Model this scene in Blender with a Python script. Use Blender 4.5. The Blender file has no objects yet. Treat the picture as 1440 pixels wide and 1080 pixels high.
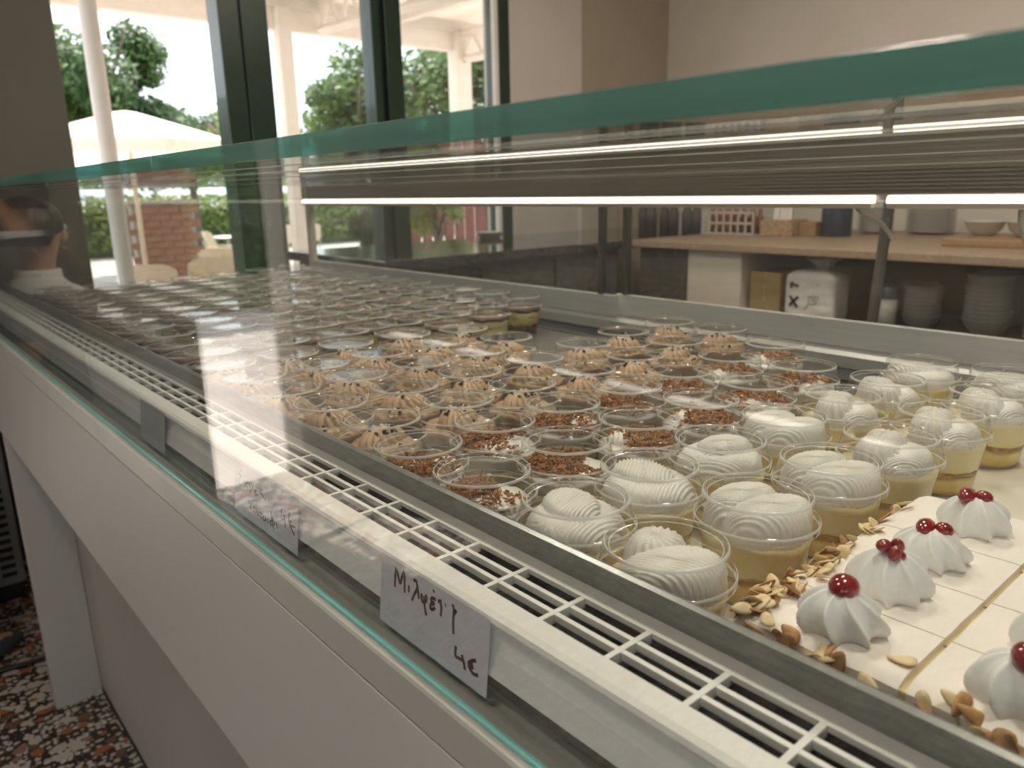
import bpy, bmesh, math, random
from mathutils import Vector, Matrix, noise
random.seed(7)
SC = bpy.context.scene
COL = SC.collection
H = 1.35          # height of the camera over the shop floor; z = h + H
PI = math.pi

# ------------------------------------------------------------------ camera
def setup_camera():
    th = math.atan(275 / 1080); roll = math.atan(0.0213); yaw = math.radians(40.5)
    fh = Vector((math.sin(yaw), math.cos(yaw), 0)); rh = Vector((math.cos(yaw), -math.sin(yaw), 0)); up = Vector((0, 0, 1))
    F = fh * math.cos(th) - up * math.sin(th); U = up * math.cos(th) + fh * math.sin(th)
    R = rh * math.cos(roll) - U * math.sin(roll); U2 = U * math.cos(roll) + rh * math.sin(roll)
    cd = bpy.data.cameras.new('camera'); co = bpy.data.objects.new('camera', cd); COL.objects.link(co)
    m = Matrix((R, U2, -F)).transposed().to_4x4(); m.translation = Vector((0, 0, H)); co.matrix_world = m
    cd.sensor_fit = 'HORIZONTAL'; cd.sensor_width = 36; cd.lens = 27.0
    cd.clip_start = 0.01; cd.clip_end = 300
    cd.dof.use_dof = True; cd.dof.focus_distance = 0.62; cd.dof.aperture_fstop = 9.0
    SC.camera = co
setup_camera()

# ------------------------------------------------------------------ sky, sun, exposure
def setup_world():
    w = bpy.data.worlds.new('sky'); SC.world = w; w.use_nodes = True
    bg = w.node_tree.nodes['Background']
    bg.inputs[0].default_value = (0.90, 0.96, 1.0, 1); bg.inputs[1].default_value = 0.66
    sd = bpy.data.lights.new('sun', 'SUN'); so = bpy.data.objects.new('sun', sd); COL.objects.link(so)
    sd.energy = 2.3; sd.angle = 0.01; sd.color = (1.0, 0.93, 0.84)
    so.rotation_euler = Vector((-0.10, -0.50, -0.85)).to_track_quat('-Z', 'Y').to_euler()
    so.location = (0, 12, 20)
setup_world()
SC.view_settings.view_transform = 'Standard'; SC.view_settings.look = 'None'
SC.view_settings.exposure = 2.0; SC.view_settings.gamma = 1.0; SC.view_settings.use_curve_mapping = False
cy = SC.cycles
cy.max_bounces = 14; cy.diffuse_bounces = 5; cy.glossy_bounces = 6; cy.transmission_bounces = 8
cy.transparent_max_bounces = 96; cy.caustics_reflective = False; cy.caustics_refractive = False
cy.sample_clamp_indirect = 6.0

# ------------------------------------------------------------------ materials
MATS = {}
def newmat(name):
    m = bpy.data.materials.new(name); m.use_nodes = True
    nt = m.node_tree; nt.nodes.clear()
    out = nt.nodes.new('ShaderNodeOutputMaterial')
    MATS[name] = m
    return m, nt, out
def rgba(c): return (c[0], c[1], c[2], 1)
def mat(name, col, rough=0.5, metal=0.0, var=0.06, scale=20, col2=None, bump=0.0, bscale=60, coat=0.0, sss=0.0, spec=0.5, stretch=None, ramp=(0.35, 0.65), transl=0.0):
    """Principled surface whose colour is broken up by a noise."""
    m, nt, out = newmat(name)
    p = nt.nodes.new('ShaderNodeBsdfPrincipled')
    tc = nt.nodes.new('ShaderNodeTexCoord'); mp = nt.nodes.new('ShaderNodeMapping')
    nt.links.new(tc.outputs['Object'], mp.inputs[0])
    if stretch: mp.inputs['Scale'].default_value = stretch
    nz = nt.nodes.new('ShaderNodeTexNoise'); nz.inputs['Scale'].default_value = scale; nz.inputs['Detail'].default_value = 4
    nt.links.new(mp.outputs[0], nz.inputs['Vector'])
    rp = nt.nodes.new('ShaderNodeValToRGB')
    c2 = col2 if col2 else [min(1, c * (1 + var)) for c in col]
    c1 = col if col2 else [c * (1 - var) for c in col]
    rp.color_ramp.elements[0].color = rgba(c1); rp.color_ramp.elements[1].color = rgba(c2)
    rp.color_ramp.elements[0].position = ramp[0]; rp.color_ramp.elements[1].position = ramp[1]
    nt.links.new(nz.outputs['Fac'], rp.inputs[0]); nt.links.new(rp.outputs[0], p.inputs['Base Color'])
    p.inputs['Roughness'].default_value = rough; p.inputs['Metallic'].default_value = metal
    p.inputs['Coat Weight'].default_value = coat; p.inputs['Specular IOR Level'].default_value = spec
    if sss:
        p.inputs['Subsurface Weight'].default_value = sss; p.inputs['Subsurface Radius'].default_value = (0.01, 0.008, 0.006)
        p.inputs['Subsurface Scale'].default_value = 0.5
    if bump:
        nb = nt.nodes.new('ShaderNodeTexNoise'); nb.inputs['Scale'].default_value = bscale; nb.inputs['Detail'].default_value = 5
        nt.links.new(mp.outputs[0], nb.inputs['Vector'])
        bp = nt.nodes.new('ShaderNodeBump'); bp.inputs['Strength'].default_value = bump; bp.inputs['Distance'].default_value = 0.01
        nt.links.new(nb.outputs['Fac'], bp.inputs['Height']); nt.links.new(bp.outputs[0], p.inputs['Normal'])
    if transl:
        tr = nt.nodes.new('ShaderNodeBsdfTranslucent'); nt.links.new(rp.outputs[0], tr.inputs[0])
        mx = nt.nodes.new('ShaderNodeMixShader'); mx.inputs[0].default_value = transl
        nt.links.new(p.outputs[0], mx.inputs[1]); nt.links.new(tr.outputs[0], mx.inputs[2]); nt.links.new(mx.outputs[0], out.inputs[0])
    else:
        nt.links.new(p.outputs[0], out.inputs[0])
    return m
def thin(name, tint=(1, 1, 1), ior=1.5, rough=0.0, haze=0.0, hazecol=(0.9, 0.9, 0.9), streak=False):
    """Clear sheet: see-through with Fresnel reflection, the same from both sides."""
    m, nt, out = newmat(name)
    geo = nt.nodes.new('ShaderNodeNewGeometry')
    mi = nt.nodes.new('ShaderNodeMix'); mi.data_type = 'FLOAT'
    mi.inputs[2].default_value = ior; mi.inputs[3].default_value = 1.0 / ior
    nt.links.new(geo.outputs['Backfacing'], mi.inputs[0])
    fr = nt.nodes.new('ShaderNodeFresnel'); nt.links.new(mi.outputs[0], fr.inputs[0])
    tr = nt.nodes.new('ShaderNodeBsdfTransparent'); tr.inputs[0].default_value = rgba(tint)
    gl = nt.nodes.new('ShaderNodeBsdfGlossy'); gl.inputs['Roughness'].default_value = rough
    base = tr
    if haze:
        df = nt.nodes.new('ShaderNodeBsdfDiffuse'); df.inputs[0].default_value = rgba(hazecol)
        hz = nt.nodes.new('ShaderNodeMixShader')
        if streak:      # fine wiping marks
            tc = nt.nodes.new('ShaderNodeTexCoord'); mp = nt.nodes.new('ShaderNodeMapping'); mp.inputs['Scale'].default_value = (60, 2, 60); mp.inputs['Rotation'].default_value = (0.5, 0, 0)
            nz = nt.nodes.new('ShaderNodeTexNoise'); nz.inputs['Scale'].default_value = 3; nz.inputs['Detail'].default_value = 6
            ml = nt.nodes.new('ShaderNodeMath'); ml.operation = 'MULTIPLY'; ml.inputs[1].default_value = haze * 2
            nt.links.new(tc.outputs['Object'], mp.inputs[0]); nt.links.new(mp.outputs[0], nz.inputs['Vector']); nt.links.new(nz.outputs['Fac'], ml.inputs[0]); nt.links.new(ml.outputs[0], hz.inputs[0])
        else:
            hz.inputs[0].default_value = haze
        nt.links.new(tr.outputs[0], hz.inputs[1]); nt.links.new(df.outputs[0], hz.inputs[2]); base = hz
    mx = nt.nodes.new('ShaderNodeMixShader'); nt.links.new(fr.outputs[0], mx.inputs[0])
    nt.links.new(base.outputs[0], mx.inputs[1]); nt.links.new(gl.outputs[0], mx.inputs[2]); nt.links.new(mx.outputs[0], out.inputs[0])
    return m
def emit(name, col, strength):
    m, nt, out = newmat(name)
    e = nt.nodes.new('ShaderNodeEmission'); e.inputs[0].default_value = rgba(col); e.inputs[1].default_value = strength
    nt.links.new(e.outputs[0], out.inputs[0]); return m
def wood(name, c1, c2, axis_scale=(6, 1, 6), rough=0.5):
    m, nt, out = newmat(name)
    p = nt.nodes.new('ShaderNodeBsdfPrincipled'); tc = nt.nodes.new('ShaderNodeTexCoord'); mp = nt.nodes.new('ShaderNodeMapping')
    mp.inputs['Scale'].default_value = axis_scale
    nz = nt.nodes.new('ShaderNodeTexNoise'); nz.inputs['Scale'].default_value = 7; nz.inputs['Detail'].default_value = 6; nz.inputs['Distortion'].default_value = 1.2
    rp = nt.nodes.new('ShaderNodeValToRGB'); rp.color_ramp.elements[0].color = rgba(c1); rp.color_ramp.elements[1].color = rgba(c2)
    rp.color_ramp.elements[0].position = 0.3; rp.color_ramp.elements[1].position = 0.7
    nt.links.new(tc.outputs['Object'], mp.inputs[0]); nt.links.new(mp.outputs[0], nz.inputs['Vector']); nt.links.new(nz.outputs['Fac'], rp.inputs[0])
    nt.links.new(rp.outputs[0], p.inputs['Base Color']); p.inputs['Roughness'].default_value = rough
    nt.links.new(p.outputs[0], out.inputs[0]); return m
def terrazzo(name):
    m, nt, out = newmat(name)
    p = nt.nodes.new('ShaderNodeBsdfPrincipled'); tc = nt.nodes.new('ShaderNodeTexCoord')
    def vor(scale, thr, seedoff):
        mp = nt.nodes.new('ShaderNodeMapping'); mp.inputs['Location'].default_value = (seedoff, seedoff * 2, 0); mp.inputs['Scale'].default_value = (1, 1.1, 1)
        nt.links.new(tc.outputs['Object'], mp.inputs[0])
        nz = nt.nodes.new('ShaderNodeTexNoise'); nz.inputs['Scale'].default_value = scale * 0.7
        nt.links.new(mp.outputs[0], nz.inputs['Vector'])
        va = nt.nodes.new('ShaderNodeVectorMath'); va.operation = 'MULTIPLY_ADD'; va.inputs[1].default_value = (0.012, 0.012, 0)
        nt.links.new(nz.outputs['Color'], va.inputs[0]); nt.links.new(mp.outputs[0], va.inputs[2])
        v = nt.nodes.new('ShaderNodeTexVoronoi'); v.inputs['Scale'].default_value = scale; v.voronoi_dimensions = '2D'
        nt.links.new(va.outputs[0], v.inputs['Vector'])
        sp = nt.nodes.new('ShaderNodeSeparateColor'); nt.links.new(v.outputs['Color'], sp.inputs[0])
        a = nt.nodes.new('ShaderNodeMath'); a.operation = 'MULTIPLY'; a.inputs[1].default_value = thr; nt.links.new(sp.outputs[0], a.inputs[0])
        b = nt.nodes.new('ShaderNodeMath'); b.operation = 'LESS_THAN'; nt.links.new(v.outputs['Distance'], b.inputs[0]); nt.links.new(a.outputs[0], b.inputs[1])
        return b, sp
    big, bsp = vor(26, 0.62, 3.1); small, ssp = vor(62, 0.62, 8.7)
    cr = nt.nodes.new('ShaderNodeValToRGB'); cr.color_ramp.interpolation = 'CONSTANT'
    els = cr.color_ramp.elements
    els[0].position = 0; els[0].color = (0.52, 0.48, 0.43, 1); els[1].position = 0.55; els[1].color = (0.16, 0.09, 0.055, 1)
    e = els.new(0.75); e.color = (0.34, 0.13, 0.05, 1); e = els.new(0.9); e.color = (0.3, 0.16, 0.14, 1)
    nt.links.new(bsp.outputs[1], cr.inputs[0])
    cs = nt.nodes.new('ShaderNodeValToRGB'); cs.color_ramp.elements[0].color = (0.50, 0.46, 0.40, 1); cs.color_ramp.elements[1].color = (0.62, 0.58, 0.53, 1)
    nt.links.new(ssp.outputs[1], cs.inputs[0])
    m1 = nt.nodes.new('ShaderNodeMix'); m1.data_type = 'RGBA'; m1.inputs[6].default_value = (0.035, 0.020, 0.014, 1)
    nt.links.new(small.outputs[0], m1.inputs[0]); nt.links.new(cs.outputs[0], m1.inputs[7])
    m2 = nt.nodes.new('ShaderNodeMix'); m2.data_type = 'RGBA'
    nt.links.new(big.outputs[0], m2.inputs[0]); nt.links.new(m1.outputs[2], m2.inputs[6]); nt.links.new(cr.outputs[0], m2.inputs[7])
    nt.links.new(m2.outputs[2], p.inputs['Base Color']); p.inputs['Roughness'].default_value = 0.45
    nt.links.new(p.outputs[0], out.inputs[0]); return m

mat('panel_grey', (0.50, 0.475, 0.45), 0.42, var=0.02, scale=3)
mat('panel_grey_lit', (0.58, 0.57, 0.55), 0.42, var=0.02, scale=3)  # the body grey lightened, setting the lit front off from the shaded plinth
mat('panel_trim', (0.60, 0.575, 0.54), 0.35, var=0.02, scale=3)
mat('ledge_alu', (0.60, 0.60, 0.56), 0.38, metal=0.3, var=0.04, scale=8)
mat('seam_dark', (0.03, 0.03, 0.03), 0.7)
mat('grille_white', (0.84, 0.83, 0.79), 0.45, var=0.02)
mat('price_rail', (0.90, 0.895, 0.87), 0.25, var=0.03, scale=6)
mat('vent_dark', (0.03, 0.035, 0.045), 0.6)
mat('lip_steel', (0.27, 0.275, 0.265), 0.34, metal=0.75, var=0.12, scale=6, stretch=(1, 8, 60))
mat('deck_steel', (0.30, 0.30, 0.29), 0.35, metal=0.8, var=0.1, scale=5)
mat('tray_steel', (0.11, 0.105, 0.10), 0.30, metal=0.55, var=0.15, scale=6)
mat('tray_grey', (0.36, 0.35, 0.33), 0.32, metal=0.6, var=0.08, scale=5)
mat('tray_white', (0.80, 0.75, 0.66), 0.28, var=0.03)
mat('board_dark', (0.05, 0.05, 0.05), 0.3)
mat('alu', (0.86, 0.85, 0.82), 0.45, metal=0.1, var=0.04, scale=6, stretch=(1, 1, 20))
mat('alu_dark', (0.20, 0.19, 0.175), 0.32, metal=0.7, var=0.06)
mat('header_bronze', (0.30, 0.27, 0.235), 0.40, metal=0.4, var=0.10, scale=5, stretch=(1, 1, 60))
mat('post_cream', (0.75, 0.70, 0.60), 0.4, var=0.03)
mat('rubber_black', (0.012, 0.012, 0.013), 0.5)
emit('led_glow', (1.0, 0.89, 0.74), 0.80)
mat('led_cover', (0.86, 0.78, 0.68), 0.5, var=0.02)
thin('pane_clear', (0.982, 0.992, 0.988), 1.5, 0.0, haze=0.006, streak=True)
thin('pane_top', (0.94, 0.98, 0.965), 1.5, 0.01)
thin('pane_window', (0.96, 0.98, 0.98), 1.5, 0.0, haze=0.02)
thin('door_glass', (0.95, 0.97, 0.96), 1.5, 0.0, haze=0.01)
mat('glass_edge', (0.24, 0.40, 0.36), 0.18, var=0.10, scale=2.5, coat=0.6, spec=0.8, stretch=(1, 1, 30), transl=0.25)
def see_through(name, tint, fac):
    nt = MATS[name].node_tree; out = [n for n in nt.nodes if n.type == 'OUTPUT_MATERIAL'][0]; src = out.inputs[0].links[0].from_socket
    tr = nt.nodes.new('ShaderNodeBsdfTransparent'); tr.inputs[0].default_value = rgba(tint); mx = nt.nodes.new('ShaderNodeMixShader'); mx.inputs[0].default_value = fac
    nt.links.new(src, mx.inputs[1]); nt.links.new(tr.outputs[0], mx.inputs[2]); nt.links.new(mx.outputs[0], out.inputs[0])
see_through('glass_edge', (0.36, 0.76, 0.71), 0.45)
mat('glass_edge_glow', (0.46, 0.97, 0.92), 0.12, var=0.05, scale=9, coat=0.4, transl=0.3)  # glow of light piped through the glass, put into a bright base colour
mat('reflection_line', (0.85, 0.86, 0.85), 0.25, metal=0.2)
thin('plastic_clear', (0.985, 0.985, 0.98), 1.47, 0.03, haze=0.006)
thin('lid_clear', (0.985, 0.985, 0.98), 1.47, 0.05, haze=0.006)
thin('plastic_rim', (0.93, 0.93, 0.92), 1.5, 0.06, haze=0.46, hazecol=(0.97, 0.96, 0.94))
mat('whipped', (0.89, 0.85, 0.80), 0.55, var=0.02, scale=30, sss=0.15)
mat('custard', (0.80, 0.58, 0.17), 0.38, var=0.0, scale=45, col2=(0.88, 0.70, 0.30), sss=0.12, coat=0.15)
mat('custard_pale', (0.86, 0.72, 0.36), 0.40, var=0.0, scale=45, col2=(0.90, 0.79, 0.48), sss=0.12, coat=0.1)
mat('pastry', (0.30, 0.15, 0.05), 0.7, scale=120, col2=(0.66, 0.42, 0.16), bump=0.4, bscale=160)
mat('shred', (0.20, 0.07, 0.02), 0.5, scale=150, col2=(0.55, 0.27, 0.09), coat=0.2)
mat('mocha', (0.60, 0.41, 0.25), 0.5, var=0.04, scale=40, sss=0.1)
mat('cocoa', (0.07, 0.03, 0.018), 0.45, scale=60, col2=(0.16, 0.08, 0.045), coat=0.2)
mat('pearl_black', (0.012, 0.012, 0.015), 0.2)
mat('pearl_white', (0.80, 0.74, 0.64), 0.3)
mat('pistachio', (0.58, 0.48, 0.10), 0.4, scale=50, col2=(0.68, 0.58, 0.18), sss=0.1)
mat('icing', (0.90, 0.83, 0.775), 0.5, var=0.015, scale=12, sss=0.15, bump=0.08, bscale=40)
mat('icing_side', (0.84, 0.81, 0.75), 0.6, var=0.06, scale=25, sss=0.1, bump=0.3, bscale=50)
mat('sponge', (0.80, 0.66, 0.38), 0.7, var=0.05, scale=60, bump=0.2)
mat('meringue', (0.90, 0.90, 0.89), 0.5, var=0.01, sss=0.12)
mat('cherry', (0.25, 0.008, 0.012), 0.10, var=0.2, scale=60, coat=0.8)
mat('almond', (0.80, 0.60, 0.32), 0.5, scale=90, col2=(0.88, 0.73, 0.46))
mat('almond_toast', (0.36, 0.17, 0.06), 0.5, scale=70, col2=(0.58, 0.33, 0.12))
mat('card_paper', (0.66, 0.65, 0.70), 0.7, var=0.03, scale=25, bump=0.03)
mat('card_back', (0.36, 0.385, 0.37), 0.6, var=0.06, scale=30)
mat('ink_brown', (0.05, 0.018, 0.012), 0.6)
mat('ink_grey', (0.035, 0.03, 0.035), 0.6)
terrazzo('terrazzo')
mat('wall_taupe', (0.115, 0.112, 0.092), 0.8, var=0.03, scale=4)
mat('wall_brown', (0.44, 0.385, 0.31), 0.8, var=0.03, scale=3)
mat('wall_beige', (0.76, 0.72, 0.64), 0.8, var=0.03, scale=3)
mat('wall_white', (0.66, 0.62, 0.58), 0.75, var=0.03, scale=3)
mat('ceiling_white', (0.80, 0.79, 0.76), 0.9, var=0.02)
mat('frame_green', (0.010, 0.034, 0.018), 0.35, var=0.15, scale=8, coat=0.3)
mat('frame_black', (0.006, 0.009, 0.008), 0.4)
mat('granite', (0.035, 0.037, 0.036), 0.12, var=0.3, scale=50, coat=0.5, spec=0.7)
mat('granite_front', (0.10, 0.095, 0.09), 0.25, var=0.2, scale=30)
wood('wood_top', (0.30, 0.21, 0.14), (0.44, 0.33, 0.235), (1, 7, 5), 0.45)
wood('wood_board', (0.30, 0.18, 0.09), (0.42, 0.27, 0.15), (2, 9, 8), 0.5)
mat('cabinet_cream', (0.68, 0.62, 0.53), 0.5, var=0.02)
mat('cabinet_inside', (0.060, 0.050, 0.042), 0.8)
mat('china', (0.62, 0.61, 0.58), 0.25, var=0.02)
mat('china_grey', (0.36, 0.36, 0.35), 0.3, var=0.05)
mat('carton', (0.40, 0.29, 0.13), 0.7, var=0.05)
mat('bag_film', (0.72, 0.70, 0.67), 0.30, var=0.05, scale=14, bump=0.35, bscale=22, coat=0.4)
thin('bag_clear', (0.80, 0.80, 0.78), 1.45, 0.12, haze=0.45)
mat('tin_blue', (0.035, 0.05, 0.08), 0.3, var=0.1)
mat('crate_white', (0.66, 0.58, 0.52), 0.5)
mat('crate_goods', (0.17, 0.06, 0.035), 0.6, scale=40, col2=(0.34, 0.16, 0.10))
mat('basket', (0.30, 0.18, 0.09), 0.7, scale=110, col2=(0.62, 0.46, 0.30), bump=0.6, bscale=110)
mat('tissue', (0.78, 0.75, 0.71), 0.8)
mat('glass_dark', (0.08, 0.07, 0.065), 0.2, var=0.2)
mat('white_metal', (0.88, 0.84, 0.78), 0.5, var=0.02)
mat('pergola_white', (0.83, 0.77, 0.70), 0.6, var=0.03, transl=0.25)
mat('canvas_white', (0.85, 0.84, 0.83), 0.8, var=0.02, transl=0.35)
mat('canvas_valance', (0.85, 0.76, 0.66), 0.8, transl=0.4)
mat('pavement', (0.64, 0.57, 0.53), 0.8, var=0.08, scale=3)
mat('bark', (0.10, 0.075, 0.055), 0.9, scale=20, col2=(0.17, 0.13, 0.10), bump=0.6)
mat('leaf_dark', (0.035, 0.075, 0.025), 0.5, scale=1.5, col2=(0.10, 0.18, 0.05), transl=0.35)
mat('leaf_mid', (0.07, 0.14, 0.03), 0.5, scale=1.5, col2=(0.17, 0.27, 0.07), transl=0.4)
mat('leaf_light', (0.17, 0.26, 0.05), 0.5, scale=1.5, col2=(0.36, 0.42, 0.12), transl=0.45)
mat('brick', (0.23, 0.115, 0.075), 0.85, var=0.15, scale=9, bump=0.3)
mat('mortar', (0.28, 0.24, 0.21), 0.9)
mat('chair_tan', (0.58, 0.47, 0.34), 0.55, var=0.05)
mat('chair_metal', (0.55, 0.54, 0.52), 0.35, metal=0.6)
mat('terracotta', (0.45, 0.19, 0.09), 0.8, var=0.08)
mat('fence_red', (0.20, 0.05, 0.045), 0.7, var=0.1)
mat('skin_tan', (0.62, 0.38, 0.25), 0.5, var=0.04, scale=12, sss=0.1)
mat('skin_dark', (0.36, 0.20, 0.13), 0.5, var=0.05, scale=12, sss=0.05)
mat('hair_black', (0.012, 0.011, 0.011), 0.4, scale=60, col2=(0.03, 0.026, 0.024), stretch=(9, 9, 1))
mat('cloth_white', (0.80, 0.79, 0.77), 0.9, var=0.03, bump=0.3, bscale=18)
mat('cloth_dark', (0.045, 0.047, 0.052), 0.9, var=0.1)
mat('cloth_grey', (0.42, 0.42, 0.43), 0.9, var=0.04)
mat('cloth_cream', (0.62, 0.57, 0.49), 0.9, var=0.04, bump=0.3, bscale=18)
mat('cloth_blue', (0.10, 0.15, 0.24), 0.9, var=0.06)
mat('eye_white', (0.8, 0.8, 0.78), 0.2); mat('lip_red', (0.42, 0.17, 0.13), 0.5)
mat('machine_grey', (0.30, 0.30, 0.31), 0.4, metal=0.3)
emit('lamp_glow', (1.0, 0.845, 0.71), 18.5)

# ------------------------------------------------------------------ mesh helpers
class MB:
    def __init__(s): s.v = []; s.f = []; s.mi = []; s.sm = []
    def add(s, vs, fs, m=0, smooth=False):
        o = len(s.v); s.v += [tuple(v) for v in vs]
        for f in fs: s.f.append([i + o for i in f]); s.mi.append(m); s.sm.append(smooth)
    def box(s, x0, x1, y0, y1, z0, z1, m=0):
        if x0 > x1: x0, x1 = x1, x0
        if y0 > y1: y0, y1 = y1, y0
        if z0 > z1: z0, z1 = z1, z0
        v = [(x0,y0,z0),(x1,y0,z0),(x1,y1,z0),(x0,y1,z0),(x0,y0,z1),(x1,y0,z1),(x1,y1,z1),(x0,y1,z1)]
        s.add(v, [(0,3,2,1),(4,5,6,7),(0,1,5,4),(1,2,6,5),(2,3,7,6),(3,0,4,7)], m)
        return s
    def bbox(s, x0, x1, y0, y1, z0, z1, b=0.003, m=0):
        """box with bevelled edges"""
        bm = bmesh.new(); bmesh.ops.create_cube(bm, size=1)
        for v in bm.verts: v.co = Vector(((x0+x1)/2 + v.co.x*(x1-x0), (y0+y1)/2 + v.co.y*(y1-y0), (z0+z1)/2 + v.co.z*(z1-z0)))
        bmesh.ops.bevel(bm, geom=list(bm.edges), offset=b, segments=2, affect='EDGES', profile=0.5)
        s.frombm(bm, m); return s
    def frombm(s, bm, m=0, smooth=False):
        bm.verts.index_update(); s.add([v.co[:] for v in bm.verts], [[v.index for v in f.verts] for f in bm.faces], m, smooth); bm.free()
    def prism(s, prof, y0, y1, m=0):
        """profile of (x, z) swept along y"""
        n = len(prof); v = [(x, y0, z) for x, z in prof] + [(x, y1, z) for x, z in prof]
        f = [(i, (i+1) % n, n + (i+1) % n, n + i) for i in range(n)]
        f.append(list(range(n))[::-1]); f.append(list(range(n, 2*n)))
        s.add(v, f, m); return s
    def lathe(s, prof, n=28, c=(0,0,0), m=0, smooth=True, wob=None, a0=0.0):
        """profile of (r, z) turned round z"""
        v = []; f = []; k = len(prof)
        for i in range(n):
            a = a0 + 2*PI*i/n
            for j, (r, z) in enumerate(prof):
                rr, zz = (r, z) if not wob else wob(a, r, z)
                v.append((c[0]+rr*math.cos(a), c[1]+rr*math.sin(a), c[2]+zz))
        for i in range(n):
            i2 = (i+1) % n
            for j in range(k-1):
                f.append((i*k+j, i2*k+j, i2*k+j+1, i*k+j+1))
        s.add(v, f, m, smooth); return s
    def tube(s, pts, r, n=8, m=0, caps=True, smooth=True):
        pts = [Vector(p) for p in pts]; K = len(pts)
        rs = r if isinstance(r, (list, tuple)) else [r]*K
        v = []; f = []; prev = None
        for i, p in enumerate(pts):
            d = (pts[min(i+1, K-1)] - pts[max(i-1, 0)]).normalized()
            if prev is None:
                a = Vector((0,0,1)) if abs(d.z) < 0.9 else Vector((1,0,0)); u = d.cross(a).normalized()
            else:
                u = (prev - d*prev.dot(d)).normalized()
            prev = u; w = d.cross(u)
            for j in range(n):
                t = 2*PI*j/n; v.append(p + (u*math.cos(t) + w*math.sin(t))*rs[i])
        for i in range(K-1):
            for j in range(n):
                j2 = (j+1) % n; f.append((i*n+j, i*n+j2, (i+1)*n+j2, (i+1)*n+j))
        if caps: f.append(list(range(n))[::-1]); f.append([(K-1)*n+j for j in range(n)])
        s.add(v, f, m, smooth); return s
    def ico(s, c, r, sub=1, sc=(1,1,1), m=0, rot=None):
        bm = bmesh.new(); bmesh.ops.create_icosphere(bm, subdivisions=sub, radius=1)
        for v in bm.verts:
            p = Vector((v.co.x*sc[0]*r, v.co.y*sc[1]*r, v.co.z*sc[2]*r))
            if rot: p = rot @ p
            v.co = p + Vector(c)
        s.frombm(bm, m, True); return s
    def grid(s, fn, nu, nv, m=0, closeu=False):
        v = [fn(i/(nu if closeu else nu-1), j/(nv-1)) for i in range(nu) for j in range(nv)]
        f = []
        for i in range(nu if closeu else nu-1):
            i2 = (i+1) % nu
            for j in range(nv-1): f.append((i*nv+j, i2*nv+j, i2*nv+j+1, i*nv+j+1))
        s.add(v, f, m, True); return s
    def mesh(s, name, mats, off=(0,0,0)):
        me = bpy.data.meshes.new(name)
        me.from_pydata([(x-off[0], y-off[1], z-off[2]) for x, y, z in s.v], [], s.f)
        for mm in (mats if isinstance(mats, (list, tuple)) else [mats]): me.materials.append(MATS[mm])
        me.polygons.foreach_set('material_index', s.mi); me.polygons.foreach_set('use_smooth', s.sm)
        me.update(); return me
    def build(s, name, mats, parent=None, label=None, off=None, kind=None):
        """link as one object; vertices are world coordinates, kept relative to the top parent"""
        if off is None: off = root_loc(parent) if parent else (0,0,0)
        o = bpy.data.objects.new(name, s.mesh(name, mats, off)); COL.objects.link(o)
        if parent: o.parent = parent
        if label: o['label'] = label
        if kind: o['kind'] = kind
        return o
def root_loc(p):
    l = Vector((0,0,0))
    while p: l = l + p.location; p = p.parent
    return l
def thing(name, label, cat, loc=(0,0,0), rz=0.0, group=None, kind=None):
    o = bpy.data.objects.new(name, None); COL.objects.link(o); o.empty_display_size = 0.05
    o.location = loc; o.rotation_euler = (0,0,rz); tag(o, label, cat, group, kind); return o
def tag(o, label, cat, group=None, kind=None):
    if label: o['label'] = label
    if cat: o['category'] = cat
    if group: o['group'] = group
    if kind: o['kind'] = kind
    return o
def struct(name, mb, m, label=None):
    o = mb.build(name, m); o['kind'] = 'structure'
    if label: o['label'] = label
    return o
def copy_tree(o, parent=None):
    c = o.copy(); COL.objects.link(c); c.parent = parent
    for ch in list(o.children): copy_tree(ch, c)
    return c
ORD = ['first','second','third','fourth','fifth','sixth','seventh','eighth','ninth','tenth','eleventh','twelfth','thirteenth','fourteenth','fifteenth','sixteenth','seventeenth','eighteenth','nineteenth','twentieth','twenty-first','twenty-second','twenty-third','twenty-fourth']
def hz(h): return h + H

# ================================================================== THE ROOM
YF = 3.3; XR = 4.18; XL = -3.0; YN = -3.0; ZC = 2.95
struct('floor', MB().box(XL, XR, YN, YF+0.2, -0.05, 0), 'terrazzo')
struct('ceiling', MB().box(XL, XR, YN, YF+0.2, ZC, ZC+0.1), 'ceiling_white')
struct('wall_rear', MB().box(XR, XR+0.15, YN, YF+0.2, 0, ZC), 'wall_beige')
w = MB(); w.box(XL, -1.03, YF, YF+0.2, 0, ZC); w.box(-1.03, -0.61, YF, YF+0.2, 2.3, ZC)
struct('wall_far', w, 'wall_white')
struct('wall_column', MB().bbox(-0.61, 0.712, YF, YF+0.22, 0, ZC, 0.006), 'wall_taupe')
struct('wall_lintel', MB().box(0.712, 2.83, YF, YF+0.2, 2.72, ZC), 'wall_white')
struct('wall_pier', MB().bbox(2.835, 3.377, YF-0.02, YF+0.2, 0, ZC, 0.004), 'wall_white')
struct('wall_recess', MB().box(3.377, XR, YF+0.005, YF+0.2, 0, ZC), 'wall_brown')
w = MB()                                   # customers' side: solid beside the case, shop windows behind the camera
w.box(XL-0.15, XL, -0.9, YF+0.2, 0, ZC); w.box(XL-0.15, XL, YN, -0.9, 0, 0.5); w.box(XL-0.15, XL, YN, -0.9, 2.3, ZC); w.box(XL-0.15, XL, YN, -2.7, 0.5, 2.3)
struct('wall_left', w, 'wall_brown')
w = MB()
w.box(XL, XR, YN-0.15, YN, 0, 0.5); w.box(XL, XR, YN-0.15, YN, 2.3, ZC)
for x0, x1 in ((XL, -2.6), (-0.6, XR)): w.box(x0, x1, YN-0.15, YN, 0.5, 2.3)
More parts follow.
